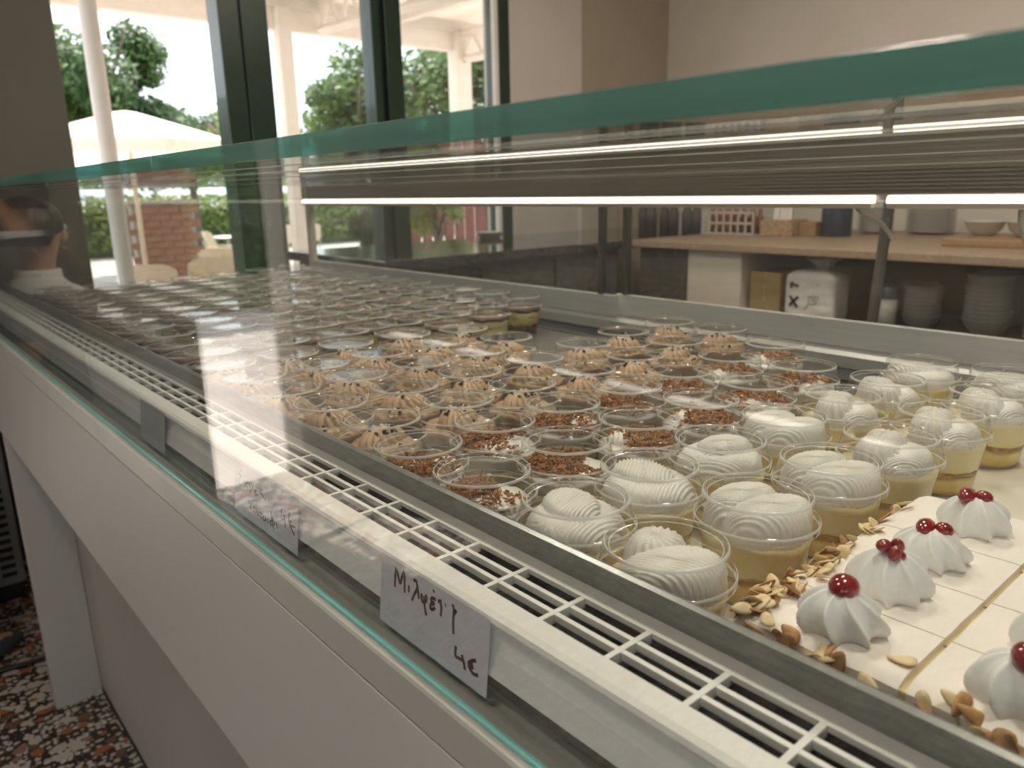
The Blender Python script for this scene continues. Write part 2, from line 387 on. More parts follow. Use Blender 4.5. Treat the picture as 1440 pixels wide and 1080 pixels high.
struct('wall_near', w, 'wall_white')
# green window frames
def window(name, parts):
    e = bpy.data.objects.new(name, None); COL.objects.link(e); e.location = (parts[0][1][0], YF+0.05, 0); e['kind'] = 'structure'
    for nm, b, m in parts: MB().bbox(*b, min(0.004, (b[1]-b[0])*0.2, (b[3]-b[2])*0.2)).build(nm, m, e) if nm != 'pane' else MB().box(*b).build(nm, m, e)
    return e
window('window_1', [('stile', (1.300, 1.386, YF-0.02, YF+0.10, 0, 2.72), 'frame_green'), ('gasket', (1.386, 1.402, YF+0.01, YF+0.08, 0, 2.72), 'frame_black'),
    ('stile', (1.402, 1.517, YF, YF+0.10, 0, 2.72), 'frame_green'), ('stile', (2.017, 2.062, YF, YF+0.10, 0, 2.72), 'frame_green'),
    ('rail', (1.517, 2.017, YF+0.02, YF+0.08, 2.64, 2.72), 'frame_green'), ('rail', (1.517, 2.017, YF+0.02, YF+0.08, 0, 0.10), 'frame_green'),
    ('pane', (1.517, 2.017, YF+0.045, YF+0.051, 0.10, 2.64), 'pane_window')])
window('window_2', [('gasket', (2.062, 2.078, YF+0.01, YF+0.08, 0, 2.72), 'frame_black'), ('stile', (2.078, 2.165, YF-0.02, YF+0.10, 0, 2.72), 'frame_green'),
    ('stile', (2.768, 2.835, YF-0.02, YF+0.10, 0, 2.72), 'frame_green'), ('rail', (2.165, 2.768, YF+0.02, YF+0.08, 2.64, 2.72), 'frame_green'),
    ('rail', (2.165, 2.768, YF+0.02, YF+0.08, 0, 0.10), 'frame_green'), ('pane', (2.165, 2.768, YF+0.045, YF+0.051, 0.10, 2.64), 'pane_window')])
def shop_window(name, axis, p, a0, a1):
    e = bpy.data.objects.new(name, None); COL.objects.link(e); e['kind'] = 'structure'
    e.location = (p, (a0+a1)/2, 0.5) if axis == 'x' else ((a0+a1)/2, p, 0.5)
    def bx(a, b, z0, z1, t, nm, m):
        (MB().box(p-t, p+t, a, b, z0, z1) if axis == 'x' else MB().box(a, b, p-t, p+t, z0, z1)).build(nm, m, e)
    bx(a0, a0+0.06, 0.5, 2.3, 0.03, 'stile', 'frame_green'); bx(a1-0.06, a1, 0.5, 2.3, 0.03, 'stile', 'frame_green')
    bx(a0+0.06, a1-0.06, 0.5, 0.56, 0.03, 'rail', 'frame_green'); bx(a0+0.06, a1-0.06, 2.24, 2.3, 0.03, 'rail', 'frame_green')
    bx(a0+0.06, a1-0.06, 0.56, 2.24, 0.003, 'pane', 'pane_window')
shop_window('window_3', 'x', XL-0.07, -2.7, -0.9); shop_window('window_4', 'y', YN-0.07, -2.6, -0.6)
struct('trim_1', MB().bbox(2.742, 2.768, YF-0.01, YF+0.02, 0, 2.72, 0.003), 'white_metal')
for x, y, lb in ((0.95, 0.05, 'round ceiling lamp over the near end of the display case'), (0.95, 1.75, 'round ceiling lamp over the far end of the display case'), (2.15, 1.15, 'round ceiling lamp over the staff aisle'), (-0.35, 0.70, 'small added fill lamp over the customers in front of the case')):  # the small one is added fill light for price rail and cards
    q = 1.35 if 'aisle' in lb else (0.80 if 'small' in lb else 1.0)
    t = thing('ceiling_lamp', lb, 'lamp', (x, y, ZC), group='ceiling lamps')
    MB().lathe([(0.0, ZC), (0.17*q, ZC), (0.175*q, ZC-0.03), (0.16*q, ZC-0.05), (0.15*q, ZC-0.05)], 32, (x, y, 0)).build('housing', 'white_metal', t, off=(x, y, ZC))
    MB().lathe([(0.15*q, ZC-0.05), (0.1*q, ZC-0.058), (0.0, ZC-0.06)], 32, (x, y, 0)).build('diffuser', 'lamp_glow', t, off=(x, y, ZC))

# ================================================================== OUTSIDE
struct('ground', MB().box(-40, 60, -40, 70, -0.12, -0.055), 'pavement')
pg = thing('pergola', 'white timber pergola roof with trusses outside the windows', 'pergola', (3.5, 5.3, -0.05))
MB().box(0.2, 7.0, YF+0.21, 7.12, hz(1.70), hz(1.74)).build('roof_sheet', 'pergola_white', pg)
MB().bbox(0.2, 7.0, 6.98, 7.10, hz(1.42), hz(1.70), 0.01).build('fascia', 'pergola_white', pg)
MB().bbox(0.2, 7.0, 6.93, 6.98, hz(1.60), hz(1.70), 0.01).build('gutter', 'pergola_white', pg)
for x in (0.9, 1.9, 2.8, 4.55, 6.2): MB().box(x-0.04, x+0.04, YF+0.21, 6.98, hz(1.60), hz(1.70)).build('rafter', 'pergola_white', pg)
for X, b in ((3.70, 1.33), (5.33, 1.22)):
    tr = MB(); L0, L1 = (X, YF+0.25, hz(b)), (X, 6.95, hz(b+0.12)); U0, U1 = (X, YF+0.25, hz(b+0.36)), (X, 6.95, hz(b+0.36))
    tr.tube([L0, L1], 0.045, 4, smooth=False); tr.tube([U0, U1], 0.045, 4, smooth=False)
    n = 9
    for i in range(n):
        a = Vector(L0).lerp(Vector(L1), i/n); c = Vector(L0).lerp(Vector(L1), (i+1)/n); u = Vector(U0).lerp(Vector(U1), (i+0.5)/n)
        tr.tube([a, u], 0.025, 4, smooth=False); tr.tube([u, c], 0.025, 4, smooth=False)
    tr.build('truss', 'pergola_white', pg)
for x, wd in ((3.33, 0.065), (5.33, 0.09)): MB().bbox(x-wd, x+wd, 6.9, 6.9+2*wd, -0.05, hz(1.60), 0.008).build('post', 'pergola_white', pg)
pl = thing('awning_pole', 'slender round white pole standing outside beside the dark column', 'pole', (0.955, 3.80, -0.055))
MB().lathe([(0.075, 0), (0.075, 0.012), (0.037, 0.016), (0.037, 2.9), (0.0, 2.9)], 20).build('shaft', 'white_metal', pl, off=(0,0,0))
MB().lathe([(0.037, 0.9), (0.043, 0.9), (0.043, 0.94), (0.037, 0.94)], 20).build('collar', 'chair_metal', pl, off=(0,0,0))

def foliage(c, rx, ry, rz, n, size, seed):
    rnd = random.Random(seed); mb = MB(); vs = []; fs = []
    blobs = []
    for i in range(22):
        while True:
            p = Vector((rnd.uniform(-1,1), rnd.uniform(-1,1), rnd.uniform(-1,1)))
            if p.length < 1: break
        blobs.append((Vector((c[0]+p.x*rx*0.75, c[1]+p.y*ry*0.75, c[2]+p.z*rz*0.75)), rnd.uniform(0.22, 0.42)))
    for i in range(n):
        b, br = rnd.choice(blobs)
        d = Vector((rnd.gauss(0,1), rnd.gauss(0,1), rnd.gauss(0,1))).normalized() * (rnd.random()**0.45)
        p = b + Vector((d.x*br*rx, d.y*br*ry, d.z*br*rz))
        u = Vector((rnd.gauss(0,1), rnd.gauss(0,1), rnd.gauss(0,1))).normalized(); w = u.orthogonal().normalized()
        s = size*rnd.uniform(0.6, 1.4); o = len(vs)
        vs += [p-u*s, p+w*s*0.5, p+u*s, p-w*s*0.5]; fs.append((o, o+1, o+2, o+3))
    mb.add(vs, fs); return mb
def tree(name, label, c, rx, rz, n, size, leaf, seed, group='trees beyond the pergola', trunk=0.09):
    t = thing(name, label, 'tree', (c[0], c[1], -0.055), group=group)
    foliage(c, rx, rx, rz, n, size, seed).build('foliage', leaf, t, kind='stuff')
    mb = MB(); mb.tube([(c[0], c[1], -0.055), (c[0]+0.05, c[1], c[2]*0.5), (c[0]-0.03, c[1], c[2])], [trunk*1.3, trunk, trunk*0.6], 8)
    for k in range(5):
        a = k*1.3+seed; mb.tube([(c[0], c[1], c[2]*0.7), (c[0]+math.cos(a)*rx*0.35, c[1]+math.sin(a)*rx*0.35, c[2]+rz*0.1), (c[0]+math.cos(a)*rx*0.7, c[1]+math.sin(a)*rx*0.7, c[2]+rz*0.5)], [trunk*0.5, trunk*0.35, trunk*0.15], 6)
    mb.build('trunk', 'bark', t); return t
tree('broadleaf_tree', 'tall dark green tree seen beside the white pole', (4.05, 16.0, hz(2.0)), 1.65, 1.40, 10000, 0.085, 'leaf_dark', 1)
tree('broadleaf_tree', 'small yellow green tree right of the parasol', (5.95, 15.0, hz(0.95)), 0.75, 0.75, 2600, 0.07, 'leaf_light', 2)
tree('broadleaf_tree', 'bright green tree seen through the middle window pane', (8.10, 14.0, hz(1.45)), 1.60, 1.45, 10000, 0.085, 'leaf_mid', 3)
tree('broadleaf_tree', 'dense dark tree filling the right window pane', (8.5, 10.8, hz(1.05)), 2.0, 1.70, 16000, 0.085, 'leaf_mid', 4)
tree('broadleaf_tree', 'dark tree low behind the outdoor chairs', (6.3, 18.5, hz(0.9)), 1.7, 1.3, 5200, 0.08, 'leaf_dark', 5)
tree('olive_tree', 'pale olive shrub with light trunk outside the right window', (3.75, 5.3, hz(-0.05)), 0.38, 0.36, 1800, 0.03, 'leaf_light', 6, trunk=0.025)
hd = thing('hedge', 'long clipped hedge along the far side of the terrace', 'hedge', (9, 21, -0.055))
mb = MB(); rnd = random.Random(5); vs = []; fs = []
for i in range(9000):
    p = Vector((rnd.uniform(3, 19), 20.5+rnd.uniform(-0.5, 0.5), rnd.uniform(0.1, 1.35)))
    u = Vector((rnd.gauss(0,1), rnd.gauss(0,1), rnd.gauss(0,1))).normalized(); w = u.orthogonal().normalized(); s = 0.11; o = len(vs)
    vs += [p-u*s, p+w*s*0.5, p+u*s, p-w*s*0.5]; fs.append((o, o+1, o+2, o+3))
mb.add(vs, fs); mb.build('foliage', 'leaf_light', hd, kind='stuff')
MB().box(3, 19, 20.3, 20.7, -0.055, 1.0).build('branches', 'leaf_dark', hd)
# parasol
ps = thing('parasol', 'open white canvas parasol outside, beyond the white pole', 'parasol', (2.2, 8.0, -0.055))
c = (2.2, 8.0, 0); mb = MB(); n = 8
prof = [(0.0, hz(0.77)), (0.10, hz(0.755)), (0.55, hz(0.62)), (1.02, hz(0.475))]
mb.lathe(prof, 8, c, smooth=False); mb.build('canopy', 'canvas_white', ps)
MB().lathe([(1.02, hz(0.475)), (1.03, hz(0.36))], 8, c, smooth=False).build('valance', 'canvas_valance', ps)
for k in range(8):
    a = 2*PI*k/8; MB().tube([(c[0], c[1], hz(0.735)), (c[0]+1.0*math.cos(a), c[1]+1.0*math.sin(a), hz(0.46))], 0.008, 5).build('rib', 'chair_tan', ps)
MB().tube([(c[0], c[1], 0.0), (c[0], c[1], hz(0.76))], 0.022, 10).build('pole', 'chair_tan', ps)
MB().lathe([(0.0, 0.02), (0.25, 0.02), (0.25, -0.055), (0, -0.055)], 24, c).build('base', 'chair_metal', ps)
# brick pier
bw = thing('brick_pier', 'low brown brick wall piece standing on the terrace', 'brick wall', (2.62, 8.7, -0.055))
MB().box(2.31, 2.93, 8.62, 8.78, -0.055, 1.27).build('mortar_core', 'mortar', bw)
bm0 = MB().bbox(-0.099, 0.099, -0.01, 0.01, -0.031, 0.031, 0.003).mesh('brick', 'brick')
for r in range(18):
    for k in range(4):
        x = 2.31 + 0.1 + k*0.207 + (0.1035 if r % 2 else 0) - 0.05
        if x > 2.9: continue
        b = bpy.data.objects.new('brick', bm0); COL.objects.link(b); b.parent = bw; b.location = (x-2.62, 8.615-8.7, 0.045+r*0.0715)
MB().box(2.28, 2.96, 8.58, 8.82, 1.27, 1.31).build('coping', 'mortar', bw)
# bistro chairs and tables
def bistro_chair(label):
    t = thing('bistro_chair', label, 'chair', (0,0,0), group='terrace chairs')
    MB().bbox(-0.22, 0.22, -0.21, 0.21, 0.44, 0.465, 0.01).build('seat', 'chair_tan', t)
    def back(u, v):
        x = (u-0.5)*0.40; return (x, 0.20+0.10*v+0.05*(1-(2*u-1)**2), 0.60+0.30*v - 0.05*(2*u-1)**4*v)
    mb = MB(); mb.grid(back, 9, 5); mb.grid(lambda u, v: (back(u, v)[0], back(u, v)[1]+0.015, back(u, v)[2]), 9, 5); mb.build('backrest', 'chair_tan', t)
    for sx in (-1, 1):
        MB().tube([(sx*0.19, -0.19, 0.44), (sx*0.21, -0.23, 0)], 0.013, 8).build('leg', 'chair_tan', t)
        MB().tube([(sx*0.19, 0.30, 0.78), (sx*0.19, 0.20, 0.46), (sx*0.21, 0.25, 0)], 0.013, 8).build('leg', 'chair_tan', t)
        MB().tube([(sx*0.22, 0.25, 0.68), (sx*0.24, 0.0, 0.67), (sx*0.22, -0.19, 0.64), (sx*0.20, -0.20, 0.45)], 0.011, 8).build('armrest', 'chair_tan', t)
    return t
spots = [(4.25, 11.2, 0.9, 'leftmost tan chair of the left pair at the far table'), (4.95, 11.5, 0.7, 'right tan chair of the left pair at the far table'), (5.45, 11.9, -0.6, 'left tan chair of the right pair at the far table'), (5.95, 12.3, -0.8, 'rightmost tan chair at the far table'),
         (1.92, 6.6, 2.6, 'tan chair outside nearest the white pole, holding an orange cushion'), (2.42, 6.9, 2.9, 'tan armchair standing in front of the brick wall piece'), (3.0, 7.9, 2.4, 'tan chair on the terrace right of the brick wall piece')]
ch0 = None
for x, y, r, lb in spots:
    if ch0 is None: ch0 = bistro_chair(lb); o = ch0
    else: o = copy_tree(ch0); o['label'] = lb
    o.location = (x, y, -0.055); o.rotation_euler = (0, 0, r)
cu = MB().ico((0,0,0), 0.17, 2, (1, 1, 0.35)).build('seat_cushion', 'terracotta'); cu.location = (1.92, 6.6, 0.47); tag(cu, 'round orange cushion on the tan terrace chair', 'cushion')
def table(x, y, lb):
    t = thing('terrace_table', lb, 'table', (x, y, -0.055), group='terrace tables')
    MB().lathe([(0, 0.72), (0.40, 0.72), (0.405, 0.71), (0.40, 0.70), (0, 0.70)], 28).build('table_top', 'chair_metal', t, off=(0,0,0))
    MB().tube([(0,0,0.02), (0,0,0.70)], 0.025, 10).build('stem', 'chair_metal', t, off=(0,0,0))
    MB().lathe([(0, 0.03), (0.22, 0.0), (0, 0.0)], 20).build('foot', 'chair_metal', t, off=(0,0,0))
table(5.0, 13.2, 'round metal table behind the row of tan chairs'); table(2.15, 5.75, 'round metal table beyond the far end of the display case')
# planter and screen seen through the right-hand panes
pt = thing('flower_pot', 'terracotta pot with dark plant outside the middle window', 'plant pot', (2.72, 4.6, -0.055))
MB().lathe([(0.10, 0.0), (0.16, 0.0), (0.21, 0.95), (0.23, 0.95), (0.23, 1.0), (0.19, 1.0), (0.18, 0.94), (0, 0.94)], 24).build('pot', 'terracotta', pt, off=(0,0,0))
foliage((0, 0, 1.15), 0.2, 0.2, 0.22, 500, 0.035, 9).build('foliage', 'leaf_dark', pt, off=(0,0,0), kind='stuff')
sc = thing('slat_screen', 'dark red slatted screen outside behind the olive shrub', 'screen', (4.9, 6.2, -0.055))
for k in range(14): MB().bbox(4.1+k*0.13, 4.2+k*0.13, 6.2, 6.23, -0.05, 1.42, 0.004).build('slat', 'fence_red', sc)
for z in (0.3, 1.2): MB().bbox(4.1, 5.9, 6.23, 6.26, z, z+0.07, 0.004).build('rail', 'fence_red', sc)

# the neighbour's dark hedge wall on the left of the square
hw = thing('ivy_wall', 'dark ivy covered wall across the sunny paving', 'wall', (-4, 9.4, -0.055))
MB().box(-9, 0.55, 9.4, 9.7, -0.055, 2.4).build('masonry', 'mortar', hw)
mb = MB(); rnd = random.Random(15); vs = []; fs = []
for i in range(9000):
    p = Vector((rnd.uniform(-9, 0.55), 9.32+rnd.uniform(-0.1, 0.05), rnd.uniform(0.0, 2.4)))
    u = Vector((rnd.gauss(0,1), rnd.gauss(0,0.4), rnd.gauss(0,1))).normalized(); w = u.orthogonal().normalized(); s = 0.11; o = len(vs)
    vs += [p-u*s, p+w*s*0.6, p+u*s, p-w*s*0.6]; fs.append((o, o+1, o+2, o+3))
mb.add(vs, fs); mb.build('ivy', 'leaf_dark', hw, kind='stuff')

# ================================================================== THE DISPLAY CASE
Y0, Y1 = -0.75, 2.60
case = thing('refrigerated_display_case', 'long grey display case with green edged glass, LED strip and air grille', 'display case', (0.75, 0.95, 0))
def part(mb, name, m, parent=None, label=None): return mb.build(name, m, parent or case, label)
# lower body
part(MB().bbox(0.223, 1.31, Y0, Y1+0.02, hz(-0.572), hz(-0.3305), 0.0015), 'front_panel', 'panel_grey_lit', label='plain warm grey front panel')
part(MB().box(0.2245, 1.30, Y0, Y1+0.02, hz(-0.3305), hz(-0.3285)), 'panel_seam', 'seam_dark')
p = MB(); p.prism([(0.223, hz(-0.3285)), (0.223, hz(-0.3005)), (0.2245, hz(-0.2985)), (0.2265, hz(-0.2985)), (0.2275, hz(-0.3005)), (0.262, hz(-0.3005)), (0.262, hz(-0.3285))], Y0, Y1+0.02)
part(p, 'ledge_profile', 'ledge_alu', label='grey aluminium ledge holding the front glass')
part(MB().box(0.262, 1.30, Y0, Y1+0.02, hz(-0.3285), hz(-0.313)), 'deck', 'deck_steel')
part(MB().bbox(0.337, 1.25, Y0, 2.20, 0.0, hz(-0.572), 0.002), 'plinth', 'panel_grey', label='recessed grey plinth panel')
part(MB().box(0.3355, 1.251, Y0, 2.19, 0.0, 0.02), 'plinth_foot', 'seam_dark')
for y in (2.195, -0.62): part(MB().bbox(0.222, 0.336, y, y+0.035, 0.0, hz(-0.572), 0.002), 'leg_panel', 'panel_grey')
# price rail, grille and lip
pr = part(MB().prism([(0.2565, hz(-0.2505)), (0.2600, hz(-0.252)), (0.2545, hz(-0.279)), (0.2480, hz(-0.279))], Y0, Y1), 'price_rail', 'price_rail', label='white price rail under the air grille')
part(MB().prism([(0.2510, hz(-0.2655)), (0.2522, hz(-0.2655)), (0.2478, hz(-0.2800)), (0.2464, hz(-0.2800))], Y0, Y1), 'rail_flap', 'price_rail', pr)
part(MB().box(0.2575, 0.263, Y0, Y1, hz(-0.3005), hz(-0.252)), 'rail_backing', 'lip_steel')
gr = part(MB().prism([(0.2500, hz(-0.2470)), (0.2515, hz(-0.2445)), (0.2555, hz(-0.2430)), (0.2695, hz(-0.2430)), (0.2695, hz(-0.2465)), (0.2560, hz(-0.2505)), (0.2515, hz(-0.2505))], Y0, Y1), 'air_grille', 'grille_white', label='white plastic air grille with rows of slots')
part(MB().box(0.3055, 0.3200, Y0, Y1, hz(-0.2465), hz(-0.2430)), 'inner_rail', 'grille_white', gr)
for x in (0.2795, 0.2920): part(MB().box(x, x+0.0034, Y0, Y1, hz(-0.2480), hz(-0.2435)), 'long_slat', 'grille_white', gr)
part(MB().box(0.2560, 0.3195, Y0, Y1, hz(-0.290), hz(-0.2850)), 'duct_floor', 'vent_dark', gr)
part(MB().box(0.3170, 0.3195, Y0, Y1, hz(-0.285), hz(-0.2470)), 'duct_side', 'vent_dark', gr)
rb = MB().box(0.2690, 0.3060, -0.0018, 0.0018, hz(-0.2495), hz(-0.2432)).mesh('grille_rib', 'grille_white', off=root_loc(case))
y = 0.295 - 0.0515*20
while y < Y1-0.01:
    if y > Y0:
        o = bpy.data.objects.new('grille_rib', rb); COL.objects.link(o); o.parent = gr; o.location = (0, y, 0)
    y += 0.0515
p = MB(); p.prism([(0.3185, hz(-0.312)), (0.3185, hz(-0.2290)), (0.3150, hz(-0.2265)), (0.3150, hz(-0.2240)), (0.3185, hz(-0.2230)), (0.3215, hz(-0.2240)), (0.3215, hz(-0.312))], Y0, Y1)
part(p, 'front_lip', 'lip_steel', label='dark brushed steel lip between grille and trays')
# glass
fg = part(MB().box(0.2330, 0.2405, Y0, Y1, hz(-0.2973), hz(0.0228)), 'front_glass', 'pane_clear', label='clear upright front glass pane')
part(MB().prism([(0.2312, hz(-0.3004)), (0.2312, hz(-0.2982)), (0.2318, hz(-0.2974)), (0.2345, hz(-0.2974)), (0.2345, hz(-0.3004))], Y0, Y1), 'painted_glow_edge', 'glass_edge_glow', fg, 'lower glass edge with its glow painted turquoise')
for a, b in ((Y0, 0.7870), (0.7905, Y1)):
    tg = part(MB().box(0.2352, 1.302, a, b, hz(0.0230), hz(0.0360)), 'top_glass', 'pane_top', label='thick horizontal top glass')
    part(MB().bbox(0.2340, 0.2352, a, b, hz(0.0226), hz(0.0364), 0.0004), 'green_edge', 'glass_edge', tg, 'teal green polished glass edge')
    for x in (0.300, 0.383, 0.512, 0.760): part(MB().box(x-0.0003, x+0.0003, a, b, hz(0.0224), hz(0.0229)), 'reflection_line', 'reflection_line', tg)  # reflection lines in the top glass, drawn as thin pale strips
eg = part(MB().box(0.2410, 1.300, Y1, Y1+0.008, hz(-0.2965), hz(0.0228)), 'end_glass', 'pane_clear')
part(MB().bbox(0.2410, 1.300, Y1-0.012, Y1+0.012, hz(-0.312), hz(-0.270), 0.002), 'end_profile', 'header_bronze', label='bronze profile along the far end')
# rear: channel, track, two sliding doors, header, LED
part(MB().box(1.165, 1.250, Y0, Y1, hz(-0.314), hz(-0.306)), 'rear_channel', 'vent_dark')
part(MB().prism([(1.250, hz(-0.314)), (1.250, hz(-0.286)), (1.262, hz(-0.281)), (1.310, hz(-0.281)), (1.310, hz(-0.314))], Y0, Y1), 'door_track', 'alu')
def door(name, x, ya, yb, stiles):
    d = bpy.data.objects.new(name, None); COL.objects.link(d); d.parent = case; d.location = (0,0,0)
    part(MB().bbox(x-0.007, x+0.007, ya, yb, hz(-0.279), hz(-0.233), 0.0015), 'bottom_rail', 'alu', d)
    part(MB().box(x-0.002, x+0.002, ya, yb, hz(-0.233), hz(-0.030)), 'door_pane', 'door_glass', d)
    for y in stiles: part(MB().bbox(x-0.008, x+0.008, y-0.007, y+0.007, hz(-0.233), hz(-0.030), 0.0015), 'stile', 'alu_dark', d)
    return d
door('sliding_door', 1.272, 1.128, 2.575, (1.172,)); door('sliding_door', 1.296, -0.70, 1.150, (1.122,))
part(MB().bbox(1.262, 1.285, 2.560, 2.584, hz(-0.281), hz(0.022), 0.002), 'corner_post', 'post_cream')
hp = MB(); hp.box(1.262, 1.304, Y0, Y1, hz(-0.030), hz(0.0226))
for k in range(6): hp.box(1.2595, 1.262, Y0, Y1, hz(-0.014+k*0.006), hz(-0.0112+k*0.006))
part(hp, 'header_profile', 'header_bronze', label='ribbed bronze header profile')
part(MB().prism([(1.150, hz(-0.0192)), (1.150, hz(-0.0182)), (1.2625, hz(-0.0200)), (1.2625, hz(-0.0214))], Y0, Y1), 'added_hood', 'header_bronze')  # added plate, cuts off the LED's mirror image in the top glass
for a, b in ((Y0+0.02, 0.552), (0.575, 2.575)):
    ls = part(MB().prism([(1.2625, hz(-0.0228)), (1.2540, hz(-0.0228)), (1.2485, hz(-0.0265)), (1.2480, hz(-0.0345)), (1.2625, hz(-0.0345))], a, b), 'led_strip', 'led_glow', label='glowing warm white LED strip')
    part(MB().bbox(1.2478, 1.264, a, b, hz(-0.0425), hz(-0.0346), 0.001), 'led_profile', 'led_cover', ls)
cd = part(MB().tube([(1.255, 0.60, hz(-0.043)), (1.252, 0.585, hz(-0.052)), (1.250, 0.556, hz(-0.066)), (1.250, 0.540, hz(-0.084)), (1.251, 0.536, hz(-0.092))], 0.0042, 8), 'lamp_cord', 'post_cream')
part(MB().tube([(1.255, 0.366, hz(-0.043)), (1.252, 0.364, hz(-0.06)), (1.250, 0.352, hz(-0.09)), (1.250, 0.335, hz(-0.125)), (1.250, 0.330, hz(-0.16))], 0.0055, 8), 'lamp_cord', 'post_cream')

# ------------------------------------------------------------------ trays
TZ = -0.305
def tray(label, y0, y1, x0, x1, m, rim=0.010, r=0.004):
    t = thing('serving_tray', label, 'tray', ((x0+x1)/2, (y0+y1)/2, hz(-0.313)), group='serving trays in the display case')
    MB().bbox(x0, x1, y0, y1, hz(-0.3125), hz(TZ)-0.0002, 0.002).build('tray_base', m, t)
    mb = MB(); loop = [(x0+r, y0+r), (x1-r, y0+r), (x1-r, y1-r), (x0+r, y1-r), (x0+r, y0+r)]
    for a, b in zip(loop, loop[1:]): mb.box(min(a[0], b[0])-0.002, max(a[0], b[0])+0.002, min(a[1], b[1])-0.002, max(a[1], b[1])+0.002, hz(TZ)-0.001, hz(TZ)+rim)
    mb.build('tray_rim', m, t); return t
tray('white tray carrying the cream cups and the sliced cake', -0.72, 0.4255, 0.3235, 1.158, 'tray_white', 0.003)
tray('dark steel tray under the shredded pastry and mocha cups', 0.4275, 0.905, 0.3235, 1.158, 'tray_steel', 0.004)
tray('grey steel tray in the middle of the display case', 0.9075, 1.680, 0.3235, 1.158, 'tray_grey', 0.004)
tray('dark steel tray at the far end of the display case', 1.6825, 2.560, 0.3235, 1.158, 'tray_steel', 0.004)

# ================================================================== DESSERT CUPS
CUP_PROF = [(0.0, 0.0022), (0.026, 0.0020), (0.0300, 0.0), (0.0330, 0.0006), (0.0345, 0.004), (0.0428, 0.0555), (0.0434, 0.0580), (0.0448, 0.0590)]
def cup_meshes():
    c = MB(); c.lathe(CUP_PROF, 36)
    c.lathe([(0.0302, 0.0002), (0.0318, 0.0), (0.0330, 0.0006), (0.0338, 0.0022)], 36, m=1)
    l = MB()
    l.lathe([(0.0452, 0.0560), (0.0463, 0.0562), (0.0467, 0.0570)], 40, m=1)
    l.lathe([(0.0467, 0.0570), (0.0468, 0.0585), (0.0467, 0.0606)], 40)
    l.lathe([(0.0467, 0.0606), (0.0463, 0.0618), (0.0456, 0.0622)], 40, m=1)
    l.lathe([(0.0456, 0.0622), (0.0448, 0.0626), (0.0438, 0.0634), (0.0433, 0.0645), (0.0431, 0.0658), (0.0413, 0.0770), (0.0411, 0.0782)], 40)
    l.lathe([(0.0411, 0.0782), (0.0407, 0.0798), (0.0401, 0.0804), (0.0395, 0.0803)], 40, m=1)
    l.lathe([(0.0395, 0.0803), (0.0386, 0.0797), (0.0378, 0.0782), (0.0372, 0.0775)], 40)
    l.lathe([(0.0372, 0.0775), (0.0367, 0.0773), (0.0364, 0.0773)], 40, m=1)
    l.lathe([(0.0364, 0.0773), (0.0350, 0.0773), (0.020, 0.0773), (0.0, 0.0773)], 40)
    l.lathe([(0.0022, 0.0776), (0.0014, 0.0786), (0.0, 0.0788)], 10, (0.0, 0.012, 0), m=1)
    return c.mesh('cup_wall', ['plastic_clear', 'plastic_rim']), l.mesh('lid', ['lid_clear', 'plastic_rim'])
CUPME, LIDME = cup_meshes()
def rin(z): return 0.0345 + (0.0428-0.0345)*(z-0.004)/0.0515 - 0.0006      # inside radius of the cup at height z
def layer(z0, z1, seed, amp=0.0012, top=True):
    rnd = random.Random(seed); ph = [rnd.uniform(0, 6.28) for _ in range(4)]
    def wv(a): return amp*(math.sin(3*a+ph[0]) + 0.7*math.sin(7*a+ph[1]) + 0.5*math.sin(13*a+ph[2]))
    mb = MB()
    def wob(a, r, z):
        zz = z + (wv(a) if z > z0 + 1e-6 else (wv(a+1) if z0 > 0.006 else 0)); return (rin(zz) if r > 0.03 else r, zz)
    zs = [z0 + (z1-z0)*k/4 for k in range(5)]
    prof = [(0.0, z0)] + [(0.035, z) for z in zs] + [(0.025, z1+0.0004), (0.0, z1+0.0006)]
    mb.lathe(prof, 40, wob=wob); return mb
def press(p):
    """keep cream inside cup and lid, flattened where it touches"""
    x, y, z = p; zc = 0.0766; e = 0.005
    if z > zc-e: z = zc-e+e*math.tanh((z-zc+e)/e)
    r = math.hypot(x, y); rm = min(0.0402, rin(z)-0.0004) if z < 0.058 else 0.0402
    if r > rm-0.004: q = rm-0.004+0.004*math.tanh((r-rm+0.004)/0.004); x, y = x*q/r, y*q/r
    return (x, y, z)
def piped(c, L, W, Hh, ang, nr, amp, seed, shear=0.6, nu=88, nv=15):
    """elongated piped lump with ridges running obliquely over it"""
    ca, sa = math.cos(ang), math.sin(ang)
    def fn(u, v):
        a = 2*PI*u; t = v*PI/2             # a round the lump, t from rim to crown
        ridge = 1 + amp*math.cos(nr*a + shear*6*t) * (0.35+0.65*math.cos(t)) + 0.03*math.sin(2*a+seed)
        x = math.cos(a)*math.cos(t)**0.75*L*ridge; y = math.sin(a)*math.cos(t)**0.75*W*ridge
        z = (math.sin(t)**0.85)*Hh*(1+0.5*amp*math.cos(nr*a+shear*6*t))
        q = press((c[0]+x*ca-y*sa, c[1]+x*sa+y*ca, c[2]+z)); g = abs(math.sin(0.5*(nr*a + shear*6*t))); return (q[0], q[1], q[2]-0.0011*g*min(1, 3*math.sin(t))*(0.3+0.7*math.cos(t)))
    mb = MB(); mb.grid(fn, nu, nv, closeu=True); return mb
